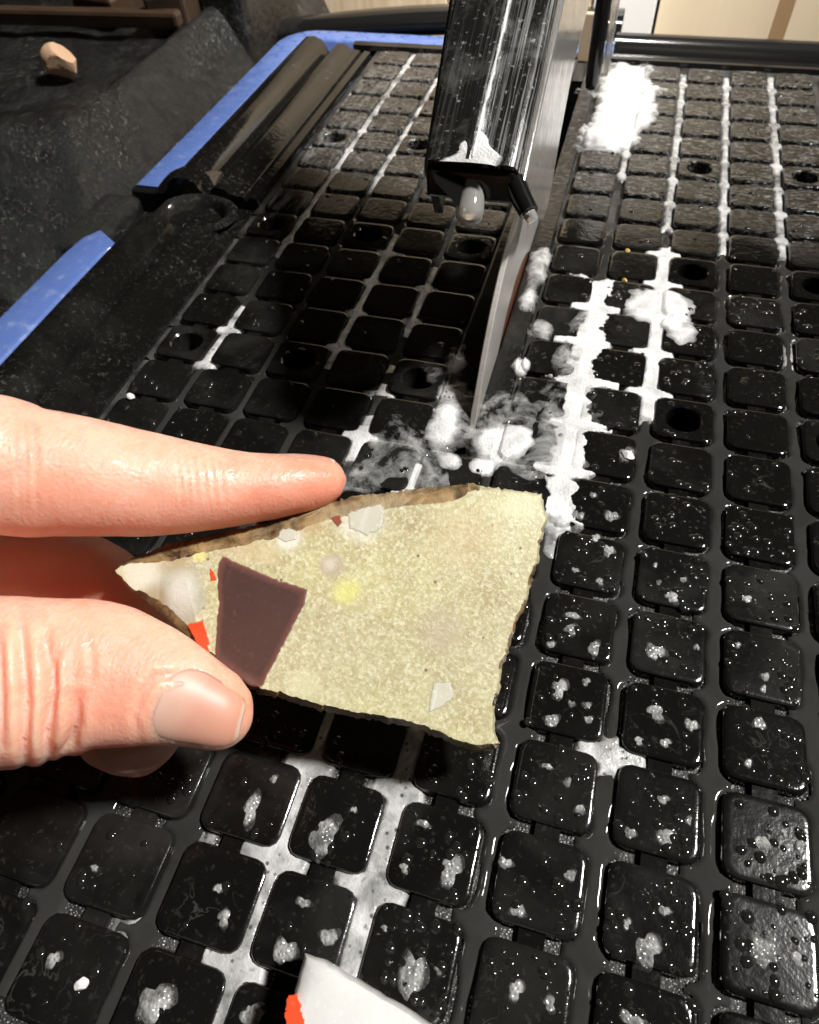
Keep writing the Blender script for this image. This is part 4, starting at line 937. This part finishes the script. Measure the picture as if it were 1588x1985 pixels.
# ------------------------------------------------------------------ the hand
def loft(st, n=36, dz=1.0, pw=2.0):
    """st rows: (px, py, half width in px, distance, depth ratio). Returns ring list (centre, across, towards viewer)."""
    st = np.array(st, float); m_ = len(st); K = 4; T = np.linspace(0, m_ - 1, (m_ - 1) * K + 1)
    def cr(col):
        out = []
        for t in T:
            i = min(int(t), m_ - 2); u_ = t - i; p0 = col[max(i - 1, 0)]; p1 = col[i]; p2 = col[i + 1]; p3 = col[min(i + 2, m_ - 1)]
            out.append(0.5 * (2 * p1 + (p2 - p0) * u_ + (2 * p0 - 5 * p1 + 4 * p2 - p3) * u_ ** 2 + (3 * p1 - p0 - 3 * p2 + p3) * u_ ** 3))
        return np.array(out)
    S = np.stack([cr(st[:, k]) for k in range(5)], -1); cen = np.array([at(s[0], s[1], s[3]) for s in S]); rings = []
    for i, s in enumerate(S):
        t = cen[min(i + 1, len(S) - 1)] - cen[max(i - 1, 0)]; t /= np.linalg.norm(t)
        vd = CP - cen[i]; vd /= np.linalg.norm(vd); a = np.cross(t, vd); a /= np.linalg.norm(a); b_ = np.cross(a, t)
        if np.dot(a, -RM[1]) < 0: a = -a                            # 'a' points up in the picture
        r = max(s[2], 1.0) * s[3] / CF; rings.append((cen[i], a * r, b_ * r * s[4]))
    return rings
def loft_mesh(rings, n=36):
    v = []; f = []
    for (c, a, b_) in rings:
        for k in range(n):
            g_ = 2 * math.pi * k / n; v.append(c + a * math.cos(g_) + b_ * math.sin(g_))
    for i in range(len(rings) - 1):
        for k in range(n): f.append((i * n + k, i * n + (k + 1) % n, (i + 1) * n + (k + 1) % n, (i + 1) * n + k))
    f.append(tuple(range(n))[::-1]); f.append(tuple((len(rings) - 1) * n + k for k in range(n)))
    return v, f
INDEX = loft([(-330, 960, 190, .116, .9), (-180, 925, 168, .116, .95), (-90, 906, 148, .117, 1), (0, 904, 138, .118, 1), (60, 917, 126, .1195, 1), (110, 919, 122, .121, 1), (200, 929, 112, .1235, 1), (300, 940, 100, .1265, 1), (400, 946, 84, .129, 1.05), (480, 946, 70, .131, 1.12), (550, 941, 61, .1328, 1.2), (600, 936, 54, .134, 1.2), (635, 932, 45, .1348, 1.2), (655, 931, 34, .1352, 1.2), (666, 931, 19, .1354, 1.2), (671, 931, 5, .1354, 1.2)])
THUMB = loft([(-330, 1270, 225, .118, .85), (-180, 1315, 190, .117, .85), (-90, 1322, 172, .116, .85), (0, 1320, 165, .1155, .82), (60, 1318, 161, .1155, .8), (120, 1310, 151, .116, .76), (180, 1306, 143, .1165, .74), (240, 1316, 131, .117, .74), (300, 1331, 115, .1172, .76), (350, 1348, 98, .1174, .78), (400, 1368, 82, .1176, .8), (440, 1384, 71, .1178, .8), (468, 1391, 54, .118, .8), (482, 1394, 34, .118, .8), (489, 1395, 8, .118, .8)])
MIDDLE = loft([(-280, 1060, 150, .130, 1), (-120, 1085, 112, .139, 1), (0, 1092, 90, .144, 1), (100, 1100, 84, .1465, 1), (190, 1130, 80, .148, 1), (260, 1200, 76, .1465, 1), (268, 1300, 78, .1415, 1), (262, 1370, 92, .1355, 1), (260, 1410, 104, .1315, .9), (262, 1440, 98, .1295, .8), (266, 1472, 72, .1287, .7), (268, 1496, 40, .1283, .6), (268, 1507, 10, .128, .6)])
RING = loft([(-280, 1180, 130, .138, 1), (-140, 1200, 95, .142, 1), (-40, 1230, 85, .145, 1), (20, 1290, 80, .145, 1), (60, 1340, 76, .141, 1), (90, 1380, 66, .136, 1), (100, 1400, 30, .133, 1)])
LITTLE = loft([(-330, 1290, 110, .138, 1), (-230, 1330, 80, .141, 1), (-150, 1370, 70, .141, 1), (-90, 1400, 64, .137, 1), (-60, 1420, 40, .134, 1)])
PALM = loft([(-900, 1260, 300, .118, .7), (-620, 1230, 320, .120, .65), (-430, 1160, 330, .124, .6), (-260, 1110, 280, .128, .55), (-150, 1100, 190, .130, .5), (-90, 1100, 90, .132, .5)])
def voxel_union(parts, size):
    v = []; f = []
    for (a, b_) in parts:
        k = len(v); v += a; f += [tuple(i + k for i in q) for q in b_]
    me_ = mesh('body', v, f); bm = bmesh.new(); bm.from_mesh(me_); bmesh.ops.recalc_face_normals(bm, faces=bm.faces); bm.to_mesh(me_); bm.free()
    o = bpy.data.objects.new('body', me_); COL.objects.link(o)
    r = o.modifiers.new('r', 'REMESH'); r.mode = 'VOXEL'; r.voxel_size = size; r.use_smooth_shade = True
    s = o.modifiers.new('s', 'SMOOTH'); s.factor = .5; s.iterations = 6
    dg = bpy.context.evaluated_depsgraph_get(); out = bpy.data.meshes.new_from_object(o.evaluated_get(dg)); bpy.data.objects.remove(o); return out
hm = voxel_union([loft_mesh(x) for x in (INDEX, THUMB, MIDDLE, RING, LITTLE, PALM)], 0.00055)
# creases and folds pressed into the skin
nv = len(hm.vertices); co = np.empty(nv * 3); hm.vertices.foreach_get('co', co); co = co.reshape(-1, 3)
no = np.empty(nv * 3); hm.vertices.foreach_get('normal', no); no = no.reshape(-1, 3)
uv = proj(co); dist = (co - CP) @ RM[2]
disp = np.zeros(nv)
is_th = (dist < .121) & (uv[:, 1] > 1130); is_ix = uv[:, 1] < 1065
def valley(pts, sig, amp, msk, rim=0.35):
    global disp
    pts = np.array(pts, float); d = np.full(nv, 1e9); tt = np.zeros(nv); L = len(pts) - 1
    for i in range(L):
        a, b_ = pts[i], pts[i + 1]; ab = b_ - a; t = np.clip(((uv - a) @ ab) / (ab @ ab), 0, 1); q = np.hypot(*(uv - (a + t[:, None] * ab)).T)
        m_ = q < d; d[m_] = q[m_]; tt[m_] = (i + t[m_]) / L
    fade = np.sin(np.pi * np.clip(tt, 0.02, .98)) ** .6
    disp += np.where(msk, fade * amp * (-np.exp(-(d / sig) ** 2) + rim * np.exp(-((d - 2.4 * sig) / (1.6 * sig)) ** 2)), 0)
valley([(40, 1200), (44, 1280), (50, 1360), (46, 1440), (48, 1490)], 9, .0017, is_th)
valley([(88, 1235), (98, 1300), (96, 1370), (90, 1430), (94, 1475)], 9, .0018, is_th)
valley([(116, 1255), (106, 1290), (108, 1340), (100, 1390)], 6, .0010, is_th)
valley([(152, 1350), (148, 1400), (138, 1440), (120, 1462)], 9, .0017, is_th)
valley([(-4, 1220), (-2, 1330), (0, 1440)], 9, .0013, is_th)
valley([(170, 1230), (180, 1280), (176, 1330)], 6, .0003, is_th)
valley([(272, 1440), (262, 1390), (278, 1340), (300, 1312), (380, 1304), (440, 1322)], 8, .0004, is_th, .5)
for k, x in enumerate((350, 366, 380, 398, 415, 432)): valley([(x - 8, 880), (x, 930), (x + 4, 980)], 3.0, .00024, is_ix, .4)
for k, x in enumerate((38, 52, 70)): valley([(x - 4, 800), (x, 900), (x + 2, 1010)], 5, .00030, is_ix, .4)
valley([(540, 905), (590, 898), (640, 910)], 5, .00018, is_ix, .2)
low = 0.00022 * (fbm(uv[:, 0] / 45, uv[:, 1] / 45, 3) - .5)
co = co + no * (disp + low)[:, None]; hm.vertices.foreach_set('co', co.reshape(-1)); hm.update()
nt, b, c, p = SKIN                                                   # redder fingertips and knuckle folds, as skin is
def blush(c, q, rr, col, amt):
    vm = nt.nodes.new('ShaderNodeVectorMath'); vm.operation = 'DISTANCE'; nt.links.new(p, vm.inputs[0]); vm.inputs[1].default_value = tuple(q)
    d = math_(nt, 'ADD', math_(nt, 'DIVIDE', vm.outputs['Value'], rr), math_(nt, 'MULTIPLY', math_(nt, 'SUBTRACT', noise(nt, p, 150, 3, 0.6), 0.5), 0.5))
    return mixc(nt, ramp(nt, d, [(0.2, amt), (1.0, 0.0)]), c, col)
for (px_, py_, d_, rr, amt) in ((640, 950, .133, .016, .75), (540, 975, .131, .014, .6), (400, 1010, .128, .016, .5), (180, 1010, .122, .02, .4), (470, 1390, .113, .012, .7), (200, 1290, .109, .012, .35), (250, 1440, .112, .016, .45), (260, 1500, .127, .02, .8), (120, 1100, .140, .02, .4)):
    c = blush(c, at(px_, py_, d_), rr, (0.80, 0.27, 0.17), amt)
nt.links.new(c, b.inputs['Base Color'])
hand = empty('hand', at(-500, 1200, .13)); tag(hand, 'wet bare hand pinching the stone slab between index finger and thumb', 'hand')
ho = link('body', hm, M['skin']); keep(ho, hand)
def nail(rings, i0, i1, g0, g1, lift, name='nail', ni=26, nj=18, tuck=True):
    v = []; f = []
    R_ = rings
    for i in range(ni + 1):
        u_ = i / ni; s_ = i0 + (i1 - i0) * u_; k = int(s_); t = s_ - k; k2 = min(k + 1, len(R_) - 1)
        c, a, b_ = [R_[k][q] * (1 - t) + R_[k2][q] * t for q in range(3)]
        end = max(0.0, u_ - .80) / .2; rnd = math.sqrt(max(0, 1 - end ** 2 * .55)); st_ = max(0.0, .32 - u_) / .32; rnd *= math.sqrt(max(.0, 1 - st_ ** 2 * .9))
        gm = (g0 + g1) / 2; gh = (g1 - g0) / 2 * rnd
        for j in range(nj + 1):
            g_ = gm + gh * (j / nj * 2 - 1); e = (a * math.cos(g_) + b_ * math.sin(g_)); ln = np.linalg.norm(e); ed = 1 - abs(j / nj * 2 - 1) ** 4
            up = lift * (ed * min(1, u_ * 5 + .05)) - .00012 * (1 - ed)
            v.append(c + e / ln * (ln + up))
    for i in range(ni):
        for j in range(nj): f.append((i * (nj + 1) + j, i * (nj + 1) + j + 1, (i + 1) * (nj + 1) + j + 1, (i + 1) * (nj + 1) + j))
    me_ = mesh(name, v, f); me_.attributes.new('along', 'FLOAT', 'POINT').data.foreach_set('value', np.repeat(np.linspace(0, 1, ni + 1).astype(np.float32), nj + 1)); o = link(name, me_, M['nail']); so = o.modifiers.new('t', 'SOLIDIFY'); so.thickness = .00035; so.offset = -1
    return keep(o, hand)
nail(THUMB, 4 * 8.55, 4 * 12.6, math.radians(50), math.radians(158), .00020)
nail(INDEX, 4 * 9.9, 4 * 12.7, math.radians(-50), math.radians(40), .00016)
nail(MIDDLE, 4 * 8.7, 4 * 10.8, math.radians(40), math.radians(140), .0003)

scene.render.film_transparent = False
